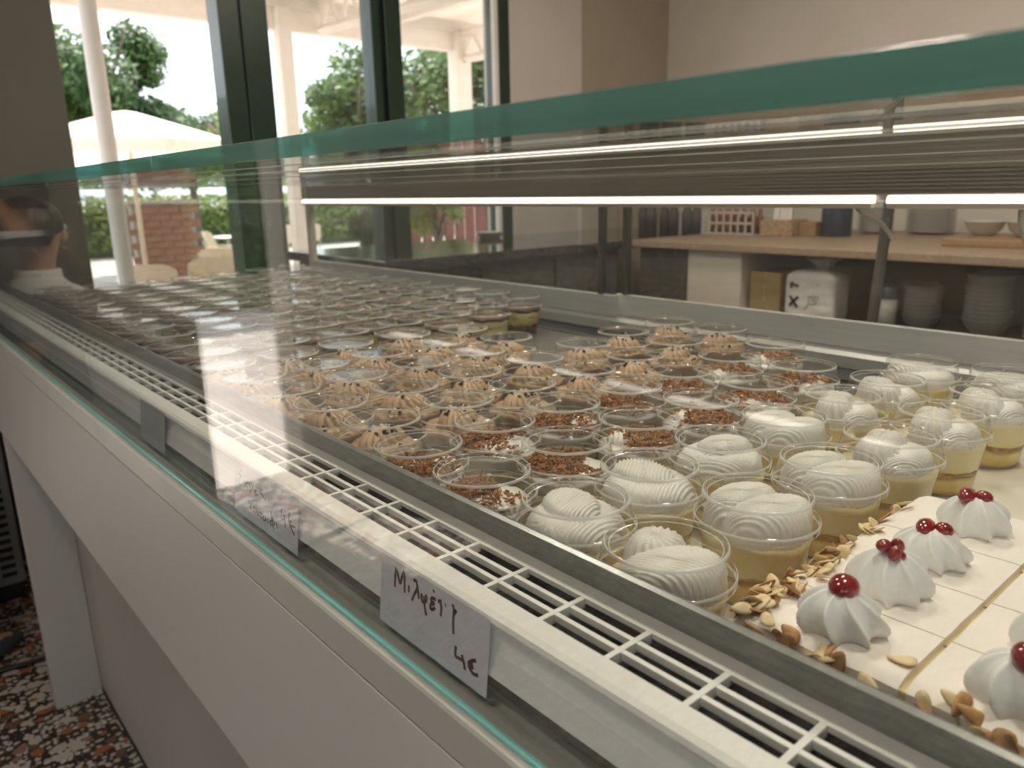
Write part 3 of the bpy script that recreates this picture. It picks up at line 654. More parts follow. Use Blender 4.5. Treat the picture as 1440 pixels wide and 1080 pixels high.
def comb(c, L, W, Hh, ang, n=13, amp=0.0009, skew=0.9):
    """oval whipped cream lump with fine parallel comb ridges"""
    ca, sa = math.cos(ang), math.sin(ang)
    def fn(u, v):
        a = 2*PI*u; rho = max(0.0, 1-v**1.5); t = math.acos(min(1.0, rho**(1/0.6)))
        x = math.cos(a)*rho*L; y = math.sin(a)*rho*W; z = math.sin(t)**0.8*Hh
        d = 1.5*amp*(1-2*abs(math.sin((x + skew*y)*PI*n/(2*L) + 0.5*math.sin(y*160)))) * (0.45+0.55*math.cos(t))
        k = 1 + d/max(W, 0.006); g = abs(math.sin((x + skew*y)*PI*n/(2*L) + 0.5*math.sin(y*160))); q = press((c[0]+(x*ca-y*sa)*k, c[1]+(x*sa+y*ca)*k, c[2]+z)); return (q[0], q[1], q[2]-1.9*amp*g*math.sin(t))
    mb = MB(); mb.grid(fn, 150, 34, closeu=True); return mb
def merge(*mbs):
    o = MB()
    for m, i in mbs: o.add(m.v, m.f, i, True)
    return o
def proto_parts(kind, s):
    """list of (part name, mesh) for one sort of dessert; s is a variant seed"""
    rnd = random.Random(kind*10+s); P = []
    if kind == 0:      # custard cup with white piped cream
        P.append(('custard', layer(0.0026, 0.0200, s).mesh('custard', 'custard')))
        P.append(('pastry_layer', layer(0.0205, 0.0245, s+3, 0.0013).mesh('pastry_layer', 'pastry')))
        P.append(('custard', layer(0.0250, 0.0500, s+7, 0.0008).mesh('custard', 'custard_pale')))
        if s == 0: m = merge((comb((0.006, -0.012, 0.047), 0.042, 0.025, 0.032, 0.3, 19), 0), (comb((-0.004, 0.016, 0.047), 0.038, 0.023, 0.032, 0.45, 17), 0))
        elif s == 1: m = merge((comb((-0.010, -0.010, 0.047), 0.042, 0.026, 0.032, -0.5, 18), 0), (piped((0.015, 0.015, 0.047), 0.024, 0.023, 0.031, 0.2, 16, 0.07, 1, 1.6), 0))
        elif s == 2: m = merge((piped((-0.014, 0.006, 0.049), 0.022, 0.020, 0.031, 0.3, 14, 0.09, 2), 0), (piped((0.014, 0.008, 0.049), 0.021, 0.020, 0.030, 0.9, 14, 0.09, 3), 0), (comb((0.0, -0.012, 0.047), 0.040, 0.024, 0.022, 0.0, 20), 0))
        else: m = merge((comb((0.0, 0.0, 0.046), 0.042, 0.038, 0.026, 0.7, 20, 0.0012), 0), (comb((0.004, 0.006, 0.052), 0.034, 0.024, 0.027, 0.9, 16), 0))
        P.append(('whipped_cream', m.mesh('whipped_cream', 'whipped')))
    elif kind == 1:    # shredded pastry on cream
        P.append(('custard', layer(0.0026, 0.0380, s+11).mesh('custard', 'custard_pale')))
        P.append(('cream_layer', layer(0.0382, 0.0500, s+14, 0.0010).mesh('cream_layer', 'whipped')))
        P.append(('whipped_cream', comb((0.010*(1 if s else -1), 0.006, 0.049), 0.029, 0.023, 0.0125, s*0.9, 9).mesh('whipped_cream', 'whipped')))
        mb = MB()
        def top(x, y): return 0.052 + 0.010*max(0, 1-(x*x+y*y)/0.042**2) + 0.002*noise.noise(Vector((x*120, y*120, s*3.0)))
        for i in range(330):
            r = 0.037*math.sqrt(rnd.random()); a = rnd.uniform(0, 6.28)
            if math.cos(a-1.0-s) > 0.70 and r > 0.018: continue
            x, y = r*math.cos(a), r*math.sin(a); z = top(x, y) + rnd.uniform(-0.001, 0.0035)
            d = Vector((rnd.gauss(0,1), rnd.gauss(0,1), rnd.gauss(0,0.35))).normalized(); L = rnd.uniform(0.003, 0.0075)
            b = Vector((x, y, z)); bend = Vector((rnd.gauss(0,1), rnd.gauss(0,1), rnd.gauss(0,1)))*0.0012
            pts = [b-d*L, b+bend, b+d*L]
            ok = all(math.hypot(q.x, q.y) < 0.0405 and q.z < 0.0745 for q in pts)
            if ok: mb.tube(pts, rnd.uniform(0.0006, 0.0013), 4, smooth=False)
        P.append(('shredded_pastry', mb.mesh('shredded_pastry', 'shred')))
    elif kind == 2:    # mocha cream with chocolate pearls
        P.append(('chocolate_layer', layer(0.0026, 0.0180, s+21).mesh('chocolate_layer', 'cocoa')))
        P.append(('cream_layer', layer(0.0185, 0.0300, s+22).mesh('cream_layer', 'whipped')))
        P.append(('mocha_layer', layer(0.0305, 0.0470, s+24).mesh('mocha_layer', 'mocha')))
        ang = (0.3, 0.9, -0.4)[s]
        P.append(('piped_mocha', merge((piped((0, 0, 0.0465), 0.030, 0.022, 0.0215, ang, 15, 0.10, s, 0.9), 0), (piped((0.004, -0.004, 0.0465), 0.034, 0.030, 0.010, ang+0.6, 19, 0.06, s+2, 0.5), 0)).mesh('piped_mocha', 'mocha')))
        pw = MB(); pb = MB()
        for i in range(34):
            a = rnd.uniform(0, 6.28); r = 0.017*math.sqrt(rnd.random()) if i < 24 else rnd.uniform(0.018, 0.031)
            x, y = r*math.cos(a), r*math.sin(a); z = 0.0465 + 0.0215*math.sqrt(max(0, 1-(r/0.026)**2)) + 0.001 + rnd.random()*0.002
            if i >= 24: z = 0.053 + rnd.random()*0.004
            (pb if rnd.random() < 0.55 else pw).ico((x, y, min(z, 0.0735)), rnd.uniform(0.0017, 0.0026), 1)
        P.append(('dark_pearls', pb.mesh('dark_pearls', 'pearl_black'))); P.append(('pale_pearls', pw.mesh('pale_pearls', 'pearl_white')))
    else:              # layered chocolate and yellow cream, full to the lid
        P.append(('chocolate_layer', layer(0.0026, 0.0200, s+31, 0.0016).mesh('chocolate_layer', 'cocoa')))
        P.append(('yellow_cream', layer(0.0205, 0.0360, s+32, 0.0014).mesh('yellow_cream', 'pistachio')))
        P.append(('pale_cream', layer(0.0365, 0.0480, s+33, 0.0014).mesh('pale_cream', 'custard_pale')))
        P.append(('chocolate_glaze', layer(0.0485, 0.0545, s+34, 0.0008).mesh('chocolate_glaze', 'cocoa')))
    return P
KINDS = [('cream_custard_cup', 4, 'custard cup topped with white whipped cream', 'custard cups with whipped cream'),
         ('shredded_pastry_cup', 2, 'cup topped with brown shredded pastry', 'shredded pastry cups'),
         ('mocha_cream_cup', 3, 'cup of beige piped cream with pearls', 'mocha cream cups'),
         ('layered_chocolate_cup', 2, 'lidded cup of layered chocolate dessert', 'layered chocolate cups')]
PROTO = {(k, s): proto_parts(k, s) for k in range(4) for s in range(KINDS[k][1])}
def place_cup(k, s, x, y, rz, label, tilt=0.0):
    t = thing(KINDS[k][0], label, 'dessert cup', (x, y, hz(TZ)+0.0004), rz, KINDS[k][3])
    for nm, me in [('cup_wall', CUPME), ('lid', LIDME)] + PROTO[(k, s)]:
        o = bpy.data.objects.new(nm, me); COL.objects.link(o); o.parent = t
        if nm == 'lid': o.rotation_euler = (0, 0, rz*2.7)
    return t
MPOS = [(.372,.285),(.489,.291),(.384,.379),(.479,.386),(.578,.385),(.598,.290),(.684,.383),(.699,.284),(.803,.381),(.810,.282),(.904,.378),(1.024,.388),(.926,.276),(1.038,.292)]
MVAR = [1, 0, 3, 3, 3, 0, 0, 2, 2, 2, 2, 3, 2, 3]
MROT = [0.15, -0.55, 0.2, 0.5, -0.9, -0.6, -0.5, 0.1, 0.3, 0.2, 0.6, 1.0, 0.4, 1.5]
KPOS = [(.370,.474),(.474,.480),(.370,.568),(.467,.5745),(.576,.479),(.562,.574),(.679,.479),(.667,.574),(.785,.478),(.770,.576),(.902,.485),(.885,.582),(1.001,.583)]
CPOS = [(.389,.664),(.382,.758),(.372,.852),(.490,.667),(.481,.761),(.587,.669),(.468,.855),(.582,.764),(.694,.670),(.570,.859),(.466,.949),(.694,.765),(.804,.678),(.561,.954),(.671,.860),(.815,.787),(.922,.699),(.668,.955),(.766,.908),(.563,1.049),(.671,1.050),(.927,.807),(1.052,.710),(1.052,.812),(.766,1.020),(.372,.947),(.372,1.042),(.468,1.044)]
DPOS = []
for ci, x in enumerate((.395,.507,.617,.729,.843,.964,1.088)):
    ys = (1.150, 1.148, 1.148, 1.160, 1.168, 1.200, 1.240)[ci]
    k = 0
    while ys + k*0.1015 < 2.36:
        DPOS.append((x + random.uniform(-.003, .003), ys + k*0.1015)); k += 1
allc = [(0, i, p) for i, p in enumerate(MPOS)] + [(1, i, p) for i, p in enumerate(KPOS)] + [(2, i, p) for i, p in enumerate(CPOS)] + [(3, i, p) for i, p in enumerate(DPOS)]
rows = {}
for k, i, (x, y) in allc:
    r = int(round((y-0.285)/0.0955)) if k < 3 else 8 + int(round((y-1.15-0.04*(x > 0.9)-0.03*(x > 1.02))/0.1015)) + 1
    rows.setdefault(r, []).append((x, k, i, y))
for r in sorted(rows):
    for n, (x, k, i, y) in enumerate(sorted(rows[r])):
        rnd = random.Random(k*1000+i)
        lab = '%s, %s row beyond the cake, %s from the grille' % (KINDS[k][2], ORD[r], ORD[n])
        if k == 0: s, rz = MVAR[i], MROT[i]
        else: s, rz = rnd.randrange(KINDS[k][1]), rnd.uniform(0, 6.28) if k != 2 else rnd.uniform(-0.5, 0.9)
        place_cup(k, s, x, y, rz, lab)

# ================================================================== THE CAKE
bd = MB().bbox(0.362, 0.700, -0.30, 0.2365, hz(TZ)+0.0002, hz(TZ)+0.0022, 0.001).build('cake_board', 'board_dark'); bd.location = (0,0,0)
tag(bd, 'thin black board under the sliced white cake', 'cake board')
CB, CT = hz(TZ)+0.0024, hz(-0.2505)
FL = []
for k in range(3):
    mb = MB(); n = 14; rx, ry = (0.0065, 0.0075, 0.0058)[k], (0.0042, 0.0036, 0.0044)[k]
    vs = []; 
    for j, (sc_, zz) in enumerate(((0.55, -0.0006), (1, -0.0002), (1, 0.0003), (0.5, 0.0008))):
        for i in range(n):
            a = 2*PI*i/n; q = 1+0.07*math.sin(3*a+k); x = math.cos(a)*rx*sc_*q; vs.append((x, math.sin(a)*ry*sc_*q*(1-0.25*math.cos(a)), zz*0.8+9*x*x*(1 if k != 1 else -1)))
    fs = [[i for i in range(n)][::-1], [3*n+i for i in range(n)]]
    for j in range(3): fs += [(j*n+i, j*n+(i+1) % n, (j+1)*n+(i+1) % n, (j+1)*n+i) for i in range(n)]
    mb.add(vs, fs, 0, True)
    FL.append((mb.mesh('almond_flake', 'almond'), mb.mesh('almond_flake', 'almond_toast')))
RP = [(0, .86), (.08, .94), (.2, 1.0), (.35, .985), (.5, .91), (.65, .79), (.78, .63), (.88, .46), (.95, .30), (1.0, 0.0)]
def rosette(c, R, Hh, lobes, twist, seed):
    rnd = random.Random(seed); ph = rnd.uniform(0, 6)
    def fn(u, v):
        a = 2*PI*u
        for (v0, p0), (v1, p1) in zip(RP, RP[1:]):
            if v0 <= v <= v1: prof = p0+(p1-p0)*(v-v0)/(v1-v0); break
        cr = abs(math.cos(lobes*0.5*a + twist*v*1.8 + ph)); lob = 0.25*cr + 0.75*cr**9
        k = 0.80
        r = R*prof*(0.77+0.31*lob)*(1+0.06*math.sin(a+ph)+0.03*math.sin(3*a+seed))
        return (c[0]+math.cos(a)*r + 0.003*v*math.sin(ph), c[1]+math.sin(a)*r+0.003*v*math.cos(ph), c[2]+Hh*v*(1+0.05*lob*(1-v)))
    mb = MB(); mb.grid(fn, 160, 26, closeu=True); return mb
XC = [0.372, 0.431, 0.492, 0.557, 0.646]; YC = [(0.1345, 0.2320), (0.0340, 0.1305), (-0.066, 0.0300)]
words = ['first', 'second', 'third', 'fourth']; rwords = ['row nearest the cups', 'second row from the cups', 'third row from the cups']
def cake_slice(i, r):
    x0, x1 = XC[i]+(0.0005 if i else 0), XC[i+1]-(0.0005 if i < 3 else 0); y0, y1 = YC[r]
    t = thing('cake_slice', 'white cake slice with cherry rosette, %s, %s from the grille' % (rwords[r], words[i]), 'cake slice', ((x0+x1)/2, (y0+y1)/2, CB), group='slices of the white almond cake')
    rnd = random.Random(i*7+r)
    MB().bbox(x0+0.001, x1-0.0003, y0+0.001, y1-0.001, CB, CB+0.016, 0.001).build('sponge_base', 'sponge', t)
    MB().bbox(x0+0.0008, x1-0.0003, y0-0.0036, y1-0.0008, CB+0.016, CT-0.0045, 0.001).build('cream_filling', 'sponge', t)
    # iced top: a gently uneven slab whose outer rim is rounded
    mb = MB(); nx, ny = 12, 16
    def topz(x, y):
        e = 0.0
        for d, on in ((x-x0, i == 0), (x1-x, i == 3), (y1-y, r == 0)):
            if on: e += max(0, 1-d/0.010)**2*0.004
        return CT - e + 0.0006*noise.noise(Vector((x*60, y*60, 1)))
    mb.grid(lambda u, v: (x0+(x1-x0)*u, y0+(y1-y0)*v, topz(x0+(x1-x0)*u, y0+(y1-y0)*v)), nx, ny)
    for edge in range(4):
        def ed(u, v):
            x, y = ((x0+(x1-x0)*u, y0), (x0+(x1-x0)*u, y1), (x0, y0+(y1-y0)*u), (x1, y0+(y1-y0)*u))[edge]
            return (x, y, topz(x, y)*(1-v) + (CT-0.008 if not ((edge == 2 and i == 0) or (edge == 1 and r == 0) or (edge == 3 and i == 3)) else CB+0.001)*v)
        mb.grid(ed, 14, 3)
    mb.build('icing', 'icing', t)
    rx = (0.4015, 0.4605, 0.5245, 0.596)[i] + rnd.uniform(-.001, .001); ry = (0.179, 0.086, -0.02)[r]; R = (0.0242, 0.0242, 0.0240, 0.0235)[i]; hh = (0.0255, 0.0285, 0.0250, 0.0275)[i]
    ro = rosette((rx, ry, CT-0.0008), R, hh, (8, 8, 9, 8)[i], (1.0, 0.8, 1.1, 0.7)[i], i*3+r).build('cream_rosette', 'meringue', t)
    mb = MB(); rot = Matrix.Rotation(rnd.uniform(-.5, .5), 3, 'X') @ Matrix.Rotation(rnd.uniform(-.6, .6), 3, 'Z')
    if i == 1 and r == 0:      # torn cherry, lying open
        for q, (dx, dy, dz, s) in enumerate(((-0.002, 0.0045, 0.002, .0052), (0.005, -0.001, 0.0015, .0048), (-0.004, -0.003, 0.000, .0045), (0.001, -0.004, -0.003, .0046))): mb.ico((rx+dx, ry+dy, CT+hh+dz), s, 2, (1.15, 0.9, 0.75), rot=Matrix.Rotation(q*1.1, 3, 'Y'))
    elif i >= 2 and r == 0:
        mb.ico((rx-0.002, ry+0.004, CT+hh-0.002), 0.0085, 2, (1.25, 0.75, 0.6), rot=rot); mb.ico((rx+0.002, ry-0.006, CT+hh-0.002), 0.0062, 2, (1.0, 1.0, 0.8), rot=rot)
    else:
        mb.ico((rx-0.001, ry+0.001, CT+hh-0.0005), 0.0088, 3, (1.12, 0.95, 0.82), rot=rot)
    mb.build('cherry', 'cherry', t)
    org = t.location
    def flake(pos, nrm, m=0):
        o = bpy.data.objects.new('almond_flake', FL[rnd.randrange(3)][m]); COL.objects.link(o); o.parent = t
        q = Vector(nrm).to_track_quat('Z', 'Y') @ Matrix.Rotation(rnd.uniform(0, 6.28), 3, 'Z').to_quaternion()
        o.rotation_mode = 'QUATERNION'; o.rotation_quaternion = q; o.location = Vector(pos)-org; sc_ = rnd.uniform(0.8, 1.3); o.scale = (sc_, sc_, sc_)
    if i == 0:                 # side towards the grille: toasted flakes thick at the foot
        for k in range(58):
            z = CB + (CT-CB)*rnd.random()**1.3*0.95
            flake((x0-rnd.uniform(0.0005, 0.0035), rnd.uniform(y0+.004, y1-.002), z), (-1, rnd.gauss(0, .45), rnd.gauss(0, .45)), 1 if rnd.random() < 0.72 else 0)
        for k in range(3 if r else 5): flake((x0+rnd.uniform(0, 0.004), rnd.uniform(y0+0.03, y1), CT+rnd.uniform(-0.002, 0.002)), (rnd.gauss(0, .5)-0.5, rnd.gauss(0, .5), 1), rnd.random() < 0.3)
    if r == 0:                 # end towards the cups
        for k in range((34, 24, 16, 10)[i]):
            z = CB + (CT-CB)*rnd.random(); flake((rnd.uniform(x0+.005, x1-.005), y1+rnd.uniform(0.0005, 0.003), z), (rnd.gauss(0, .45), 1, rnd.gauss(0, .45)), rnd.random() < 0.45)
        for k in range((34, 20, 7, 2)[i]):
            flake((rnd.uniform(x0+.005, x1-.005), y1-abs(rnd.gauss(0, 0.007)), CT+rnd.uniform(-0.001, 0.0035)), (rnd.gauss(0, .6), rnd.gauss(0, .6)+0.4, 1), rnd.random() < 0.3)
    if i == 0 and r == 0: flake((0.392, 0.141, CT+0.001), (0.1, 0.1, 1), 0)
    return t
for r in range(3):
    for i in range(4): cake_slice(i, r)

# ================================================================== PRICE CARDS
CARD1=[[[18.6,20.7],[18.6,15.1],[18.7,5.4],[22.3,10.9],[25.1,14.9],[26.8,8.7],[28.5,4.1],[30.2,10.7],[31.1,19.9]],[[35.6,12.0],[36.0,17.4]],[[40.1,6.0],[43.3,5.3],[45.5,9.4],[48.3,17.1]],[[45.2,10.6],[42.5,16.6],[40.2,21.9]],[[50.5,11.8],[51.6,16.3],[54.5,17.0],[56.6,13.8],[55.5,10.4]],[[53.5,12.3],[55.3,19.7],[57.8,25.7]],[[66.4,9.4],[62.2,10.0],[61.8,12.8],[64.8,12.7],[61.4,15.7],[61.8,18.2],[64.4,17.7],[66.3,15.3]],[[63.7,3.4],[62.8,5.2]],[[68.7,9.6],[72.5,7.8]],[[71.0,8.7],[72.7,12.7],[72.8,19.0]],[[76.1,9.0],[77.0,8.4]],[[83.4,5.1],[85.4,8.7],[85.6,15.8],[86.7,25.7]],[[88.0,7.6],[86.0,10.5],[85.3,13.9]],[[89.7,33.3],[89.6,40.6],[93.7,40.8],[96.9,40.4]],[[95.8,36.7],[97.9,41.4],[99.2,46.5]],[[109.5,34.0],[105.0,36.6],[102.8,40.2],[104.6,43.4],[108.0,44.9],[112.0,43.4]],[[101.6,39.7],[106.7,37.8]],[[102.8,42.2],[107.4,40.0]]]
CARD2=[[[18.9,7.3],[12.7,10.0],[11.5,13.6],[16.2,14.5],[11.5,18.5],[11.0,23.5],[15.2,24.5],[22.7,21.4]],[[25.7,15.7],[26.8,22.4]],[[33.0,15.9],[27.1,19.6],[33.3,22.4]],[[35.9,15.1],[37.5,20.0],[39.8,25.7]],[[38.0,19.8],[41.9,20.3],[44.5,17.5],[44.1,15.0],[45.9,19.8]],[[54.7,14.7],[48.8,16.3],[48.7,18.4],[52.9,18.3],[49.6,20.8],[50.5,23.2],[57.0,20.8]],[[59.9,12.2],[61.7,19.5]],[[66.5,12.4],[61.5,15.9],[66.5,19.1],[71.6,21.3],[73.6,18.7]],[[34.2,34.8],[38.7,38.8],[38.4,44.3]],[[43.9,34.6],[39.2,39.8],[46.0,44.1]],[[49.8,36.6],[46.5,39.7],[48.3,42.9],[51.8,41.3],[52.3,36.9],[53.8,42.2]],[[55.5,38.0],[56.4,43.0],[59.5,38.1]],[[58.9,39.1],[67.4,38.6]],[[62.5,38.5],[63.6,45.0]],[[71.0,38.5],[67.4,41.7],[68.9,44.4],[72.4,42.7],[72.8,39.0],[74.5,43.6]],[[77.5,38.6],[77.9,44.1]],[[75.4,36.1],[75.6,36.3]],[[79.4,35.9],[79.6,36.1]],[[83.6,29.5],[87.3,37.5],[89.5,46.0]],[[87.3,37.5],[83.2,40.4],[82.8,42.5],[86.1,43.5],[91.3,40.3],[91.2,37.3],[87.3,37.5]],[[94.9,37.2],[96.4,43.2]],[[105.1,19.5],[104.7,26.1],[105.2,28.9],[111.8,29.3]],[[109.8,24.0],[111.5,29.9],[112.6,36.0]],[[120.7,18.2],[118.3,22.9],[119.1,27.5],[123.3,33.0],[129.4,37.9]],[[118.1,27.8],[124.2,25.9]],[[119.7,30.8],[131.1,29.5]]]
CT0 = Vector((0.2485, 0, hz(-0.2445))); CB0 = Vector((0.2430, 0, hz(-0.2942))); EY = (CB0-CT0).normalized(); EX = Vector((0, -1, 0)); EN = EX.cross(EY).normalized()
if EN.x > 0: EN = -EN
def ribbon(mb, pts, w, off):
    for p, q in zip(pts, pts[1:]): pass
    n = len(pts); vs = []; fs = []
    for i, p in enumerate(pts):
        d = (pts[min(i+1, n-1)] - pts[max(i-1, 0)])
        if d.length < 1e-7: d = EX.copy()
        s = d.normalized().cross(EN)*w
        vs += [p+s+EN*off, p-s+EN*off, p+s+EN*(off+0.00006), p-s+EN*(off+0.00006)]
    for i in range(n-1): a = 4*i; fs += [(a+2, a+3, a+7, a+6), (a, a+2, a+6, a+4), (a+1, a+5, a+7, a+3)]
    mb.add(vs, fs)
def smoothpts(s):
    pts = [Vector((p[0], p[1], 0)) for p in s]
    if len(pts) < 3: return pts
    out = []
    for i in range(len(pts)-1):
        p0, p1, p2, p3 = pts[max(i-1, 0)], pts[i], pts[i+1], pts[min(i+2, len(pts)-1)]
        for k in range(5):
            t = k/5; out.append(0.5*((2*p1) + (p2-p0)*t + (2*p0-5*p1+4*p2-p3)*t*t + (3*p1-p0-3*p2+p3)*t**3))
    out.append(pts[-1]); return out
def card(label, y0, wdt, strokes, ink, paper, pen=0.0009):
    o0 = Vector((CT0.x, y0, CT0.z)); Ht = (CB0-CT0).length
    t = thing('price_card', label, 'price card', (CB0.x, y0-wdt/2, CB0.z), group='handwritten price cards')
    mb = MB()
    def pt(s, h, d): b = o0+EX*s+EY*h+EN*(0.0012*math.sin(s/wdt*PI)*math.sin(h/Ht*PI)); return b+EN*d
    mb.grid(lambda u, v: pt(u*wdt, v*Ht, 0.0001), 14, 8); mb.grid(lambda u, v: pt(u*wdt, v*Ht, -0.0003), 14, 8); mb.build('paper', paper, t)
    if strokes:
        st = MB()
        k = 56.4/ (Ht*1000)
        for s in strokes:
            pts = [pt(p.x/1000, p.y/1000/k, 0) for p in smoothpts(s)]; ribbon(st, pts, pen, 0.00016)
        st.build('handwriting', ink, t)
    return t
card('white card reading Μιλφέιγ 4€ in brown ink under the grille', 0.4345, 0.1200, CARD1, 'ink_brown', 'card_paper', 0.0012)
card('white card reading Εκμεκ κανταΐφι 4€ leaning under the grille', 0.7000, 0.1350, CARD2, 'ink_grey', 'card_paper', 0.0010)
card('blank grey card leaning farthest along the glass front', 1.0050, 0.0950, [], 'ink_grey', 'card_back')

# ================================================================== BEHIND THE CASE
CZ = -0.25
ct = thing('granite_counter', 'dark polished granite counter running along the window wall', 'counter', (2.4, 2.9, 0))
MB().bbox(1.50, 3.70, 2.46, 3.275, hz(CZ)-0.04, hz(CZ), 0.004).build('counter_top', 'granite', ct)
MB().box(1.54, 2.84, 2.52, 3.25, 0, hz(CZ)-0.04).build('counter_base', 'granite_front', ct)
for k in range(3): MB().bbox(1.56+k*0.43, 1.97+k*0.43, 2.508, 2.52, 0.12, hz(CZ)-0.06, 0.003).build('counter_panel', 'granite_front', ct)
bk = thing('back_counter', 'wooden topped back counter with open shelf of crockery', 'counter', (3.5, 1.0, 0))
MB().bbox(2.85, 4.12, -0.6, 2.44, hz(CZ)-0.030, hz(CZ), 0.003).build('counter_top', 'wood_top', bk)
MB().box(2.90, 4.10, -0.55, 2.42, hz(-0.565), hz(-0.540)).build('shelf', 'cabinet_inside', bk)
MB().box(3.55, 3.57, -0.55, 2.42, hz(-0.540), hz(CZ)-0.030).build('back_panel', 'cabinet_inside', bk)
MB().box(2.90, 4.10, -0.55, 2.42, 0.0, hz(-0.565)).build('lower_body', 'granite_front', bk)
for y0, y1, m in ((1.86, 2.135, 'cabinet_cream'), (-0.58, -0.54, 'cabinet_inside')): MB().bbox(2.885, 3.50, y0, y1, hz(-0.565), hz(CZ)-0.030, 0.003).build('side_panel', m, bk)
MB().bbox(2.905, 3.50, 2.14, 2.43, hz(-0.565), hz(CZ)-0.031, 0.003).build('dark_door', 'granite_front', bk)
WZ = hz(CZ)+0.0005; SZ = hz(-0.540)+0.0005
def plate_stack(x, y, z, r, n, kind, lbl, m='china'):
    """each dish its own thing"""
    for k in range(n):
        if kind == 'plate':
            prof = [(0.0, 0.003), (r*0.62, 0.003), (r*0.70, 0.006), (r*0.98, 0.013), (r, 0.0145), (r*0.99, 0.0165), (r*0.95, 0.0155), (r*0.68, 0.0085), (r*0.58, 0.0055), (0, 0.0055)]; step = 0.0085
            prof = [(r*0.55, 0.0), (r*0.58, 0.003)] + prof[2:]
            prof = [(0, 0.002)] + prof
        else:
            prof = [(0, 0.002), (r*0.45, 0.0), (r*0.50, 0.004), (r*0.80, r*0.30), (r*0.97, r*0.72), (r, r*0.74), (r*0.96, r*0.75), (r*0.76, r*0.34), (r*0.45, 0.010), (0, 0.009)]; step = 0.0155 if n > 1 else 0
        key = (kind, round(r, 4), m)
        if key not in DISH: mbx = MB(); mbx.lathe(prof, 30); DISH[key] = mbx.mesh(kind, m)
        o = bpy.data.objects.new('dinner_plate' if kind == 'plate' else 'serving_bowl', DISH[key]); COL.objects.link(o)
        o.location = (x+0.0008*math.sin(k*2.1), y+0.0008*math.cos(k*1.7), z+k*step)
        if n == 1: tag(o, lbl, 'bowl', 'bowls on the cutting board')
        else:
            pos = 'bottom' if k == 0 else ('topmost' if k == n-1 else ORD[k] + ' up')
            tag(o, '%s, %s of its stack' % (lbl, pos), 'plate' if kind == 'plate' else 'bowl', lbl)
DISH = {}
plate_stack(3.83, 1.735, WZ, 0.082, 14, 'plate', 'white plate beside the dark blue tin')
plate_stack(3.92, 1.515, WZ, 0.108, 15, 'plate', 'large white plate left of the cutting board')
cbd = MB().bbox(3.22, 3.62, 0.88, 1.20, WZ, WZ+0.028, 0.004).build('cutting_board', 'wood_board'); tag(cbd, 'thick wooden cutting board on the back counter', 'cutting board')
plate_stack(3.47, 1.165-0.03, WZ+0.0285, 0.075, 1, 'bowl', 'white bowl on the cutting board nearest the plates')
plate_stack(3.45, 0.975, WZ+0.0285, 0.078, 1, 'bowl', 'white bowl at the right end of the cutting board')
plate_stack(3.02, 0.945, SZ, 0.078, 11, 'bowl', 'grey white bowl stacked on the shelf, middle stack', 'china_grey')
plate_stack(3.02, 0.745, SZ, 0.082, 9, 'plate', 'white plate stacked on the shelf at the right edge', 'china')
plate_stack(3.30, 0.98, SZ, 0.095, 22, 'plate', 'grey plate stacked at the back of the shelf', 'china_grey')
plate_stack(3.02, 1.165, SZ, 0.068, 8, 'bowl', 'small grey bowl stacked beside the white canister', 'china_grey')
plate_stack(3.34, 1.32, SZ, 0.075, 14, 'plate', 'dark grey plate stacked behind the plastic bag', 'china_grey')
plate_stack(3.32, 0.70, SZ, 0.085, 24, 'plate', 'grey plate in the tall stack at the back right', 'china_grey')
cn = thing('canister', 'white canister with dark lid on the shelf', 'canister', (2.98, 1.275, SZ))
MB().lathe([(0, 0), (0.034, 0), (0.034, 0.105), (0, 0.105)], 24).build('body', 'china', cn, off=(0,0,0))
MB().lathe([(0.036, 0.105), (0.036, 0.15), (0.02, 0.16), (0, 0.16)], 24).build('lid', 'tin_blue', cn, off=(0,0,0))
# carton and plastic bag
cx_ = thing('cardboard_box', 'plain brown cardboard box beside the plastic bag', 'box', (3.05, 1.77, SZ))
MB().bbox(2.93, 3.20, 1.70, 1.84, SZ, SZ+0.175, 0.003).build('carton', 'carton', cx_)
MB().box(2.9285, 2.93, 1.765, 1.775, SZ, SZ+0.175).build('tape', 'basket', cx_)
BAG=[[[27.9,83.1],[64.5,126.7]],[[66.3,83.0],[29.1,122.0]],[[28.0,21.9],[32.7,52.1]],[[32.5,26.4],[43.7,36.7],[64.9,41.5]],[[34.5,7.0],[72.4,5.1],[112.5,-1.4]],[[70.9,-14.5],[82.2,-1.0]],[[140.6,15.4],[143.6,32.3]],[[148.8,14.8],[151.2,31.8]],[[153.7,14.4],[155.1,31.5]],[[112.5,82.2],[155.8,79.3],[138.0,106.8],[114.5,107.5],[112.5,82.2]],[[114.5,107.5],[96.0,133.3]],[[2.2,169.0],[170.3,175.0]],[[2.7,175.6],[170.8,181.3]],[[123.4,92.3],[146.4,87.1]],[[127.2,98.3],[140.4,95.5]]]
bg = thing('plastic_bag', 'tied plastic bag printed with black X 7 marks', 'bag', (3.0, 1.545, SZ))
mb = MB()
def bagp(u, v):
    a = 2*PI*u; k = 8.0; ca, sa = math.cos(a), math.sin(a); rr = 1/((abs(ca)**k+abs(sa)**k)**(1/k))
    if v < 0.72: s, z = 1.0, SZ+0.160*v/0.72
    else:
        q = (v-0.72)/0.28; s = max(0.16, math.cos(q*PI/2)**0.8); z = SZ+0.160+0.040*math.sin(q*PI/2)
    return (2.975+0.070*ca*rr*s+0.003*noise.noise(Vector((a*3, v*9, 0))), 1.560+0.108*sa*rr*s, z)
mb.grid(bagp, 64, 30, closeu=True); mb.build('film', 'bag_film', bg)
tw = MB()
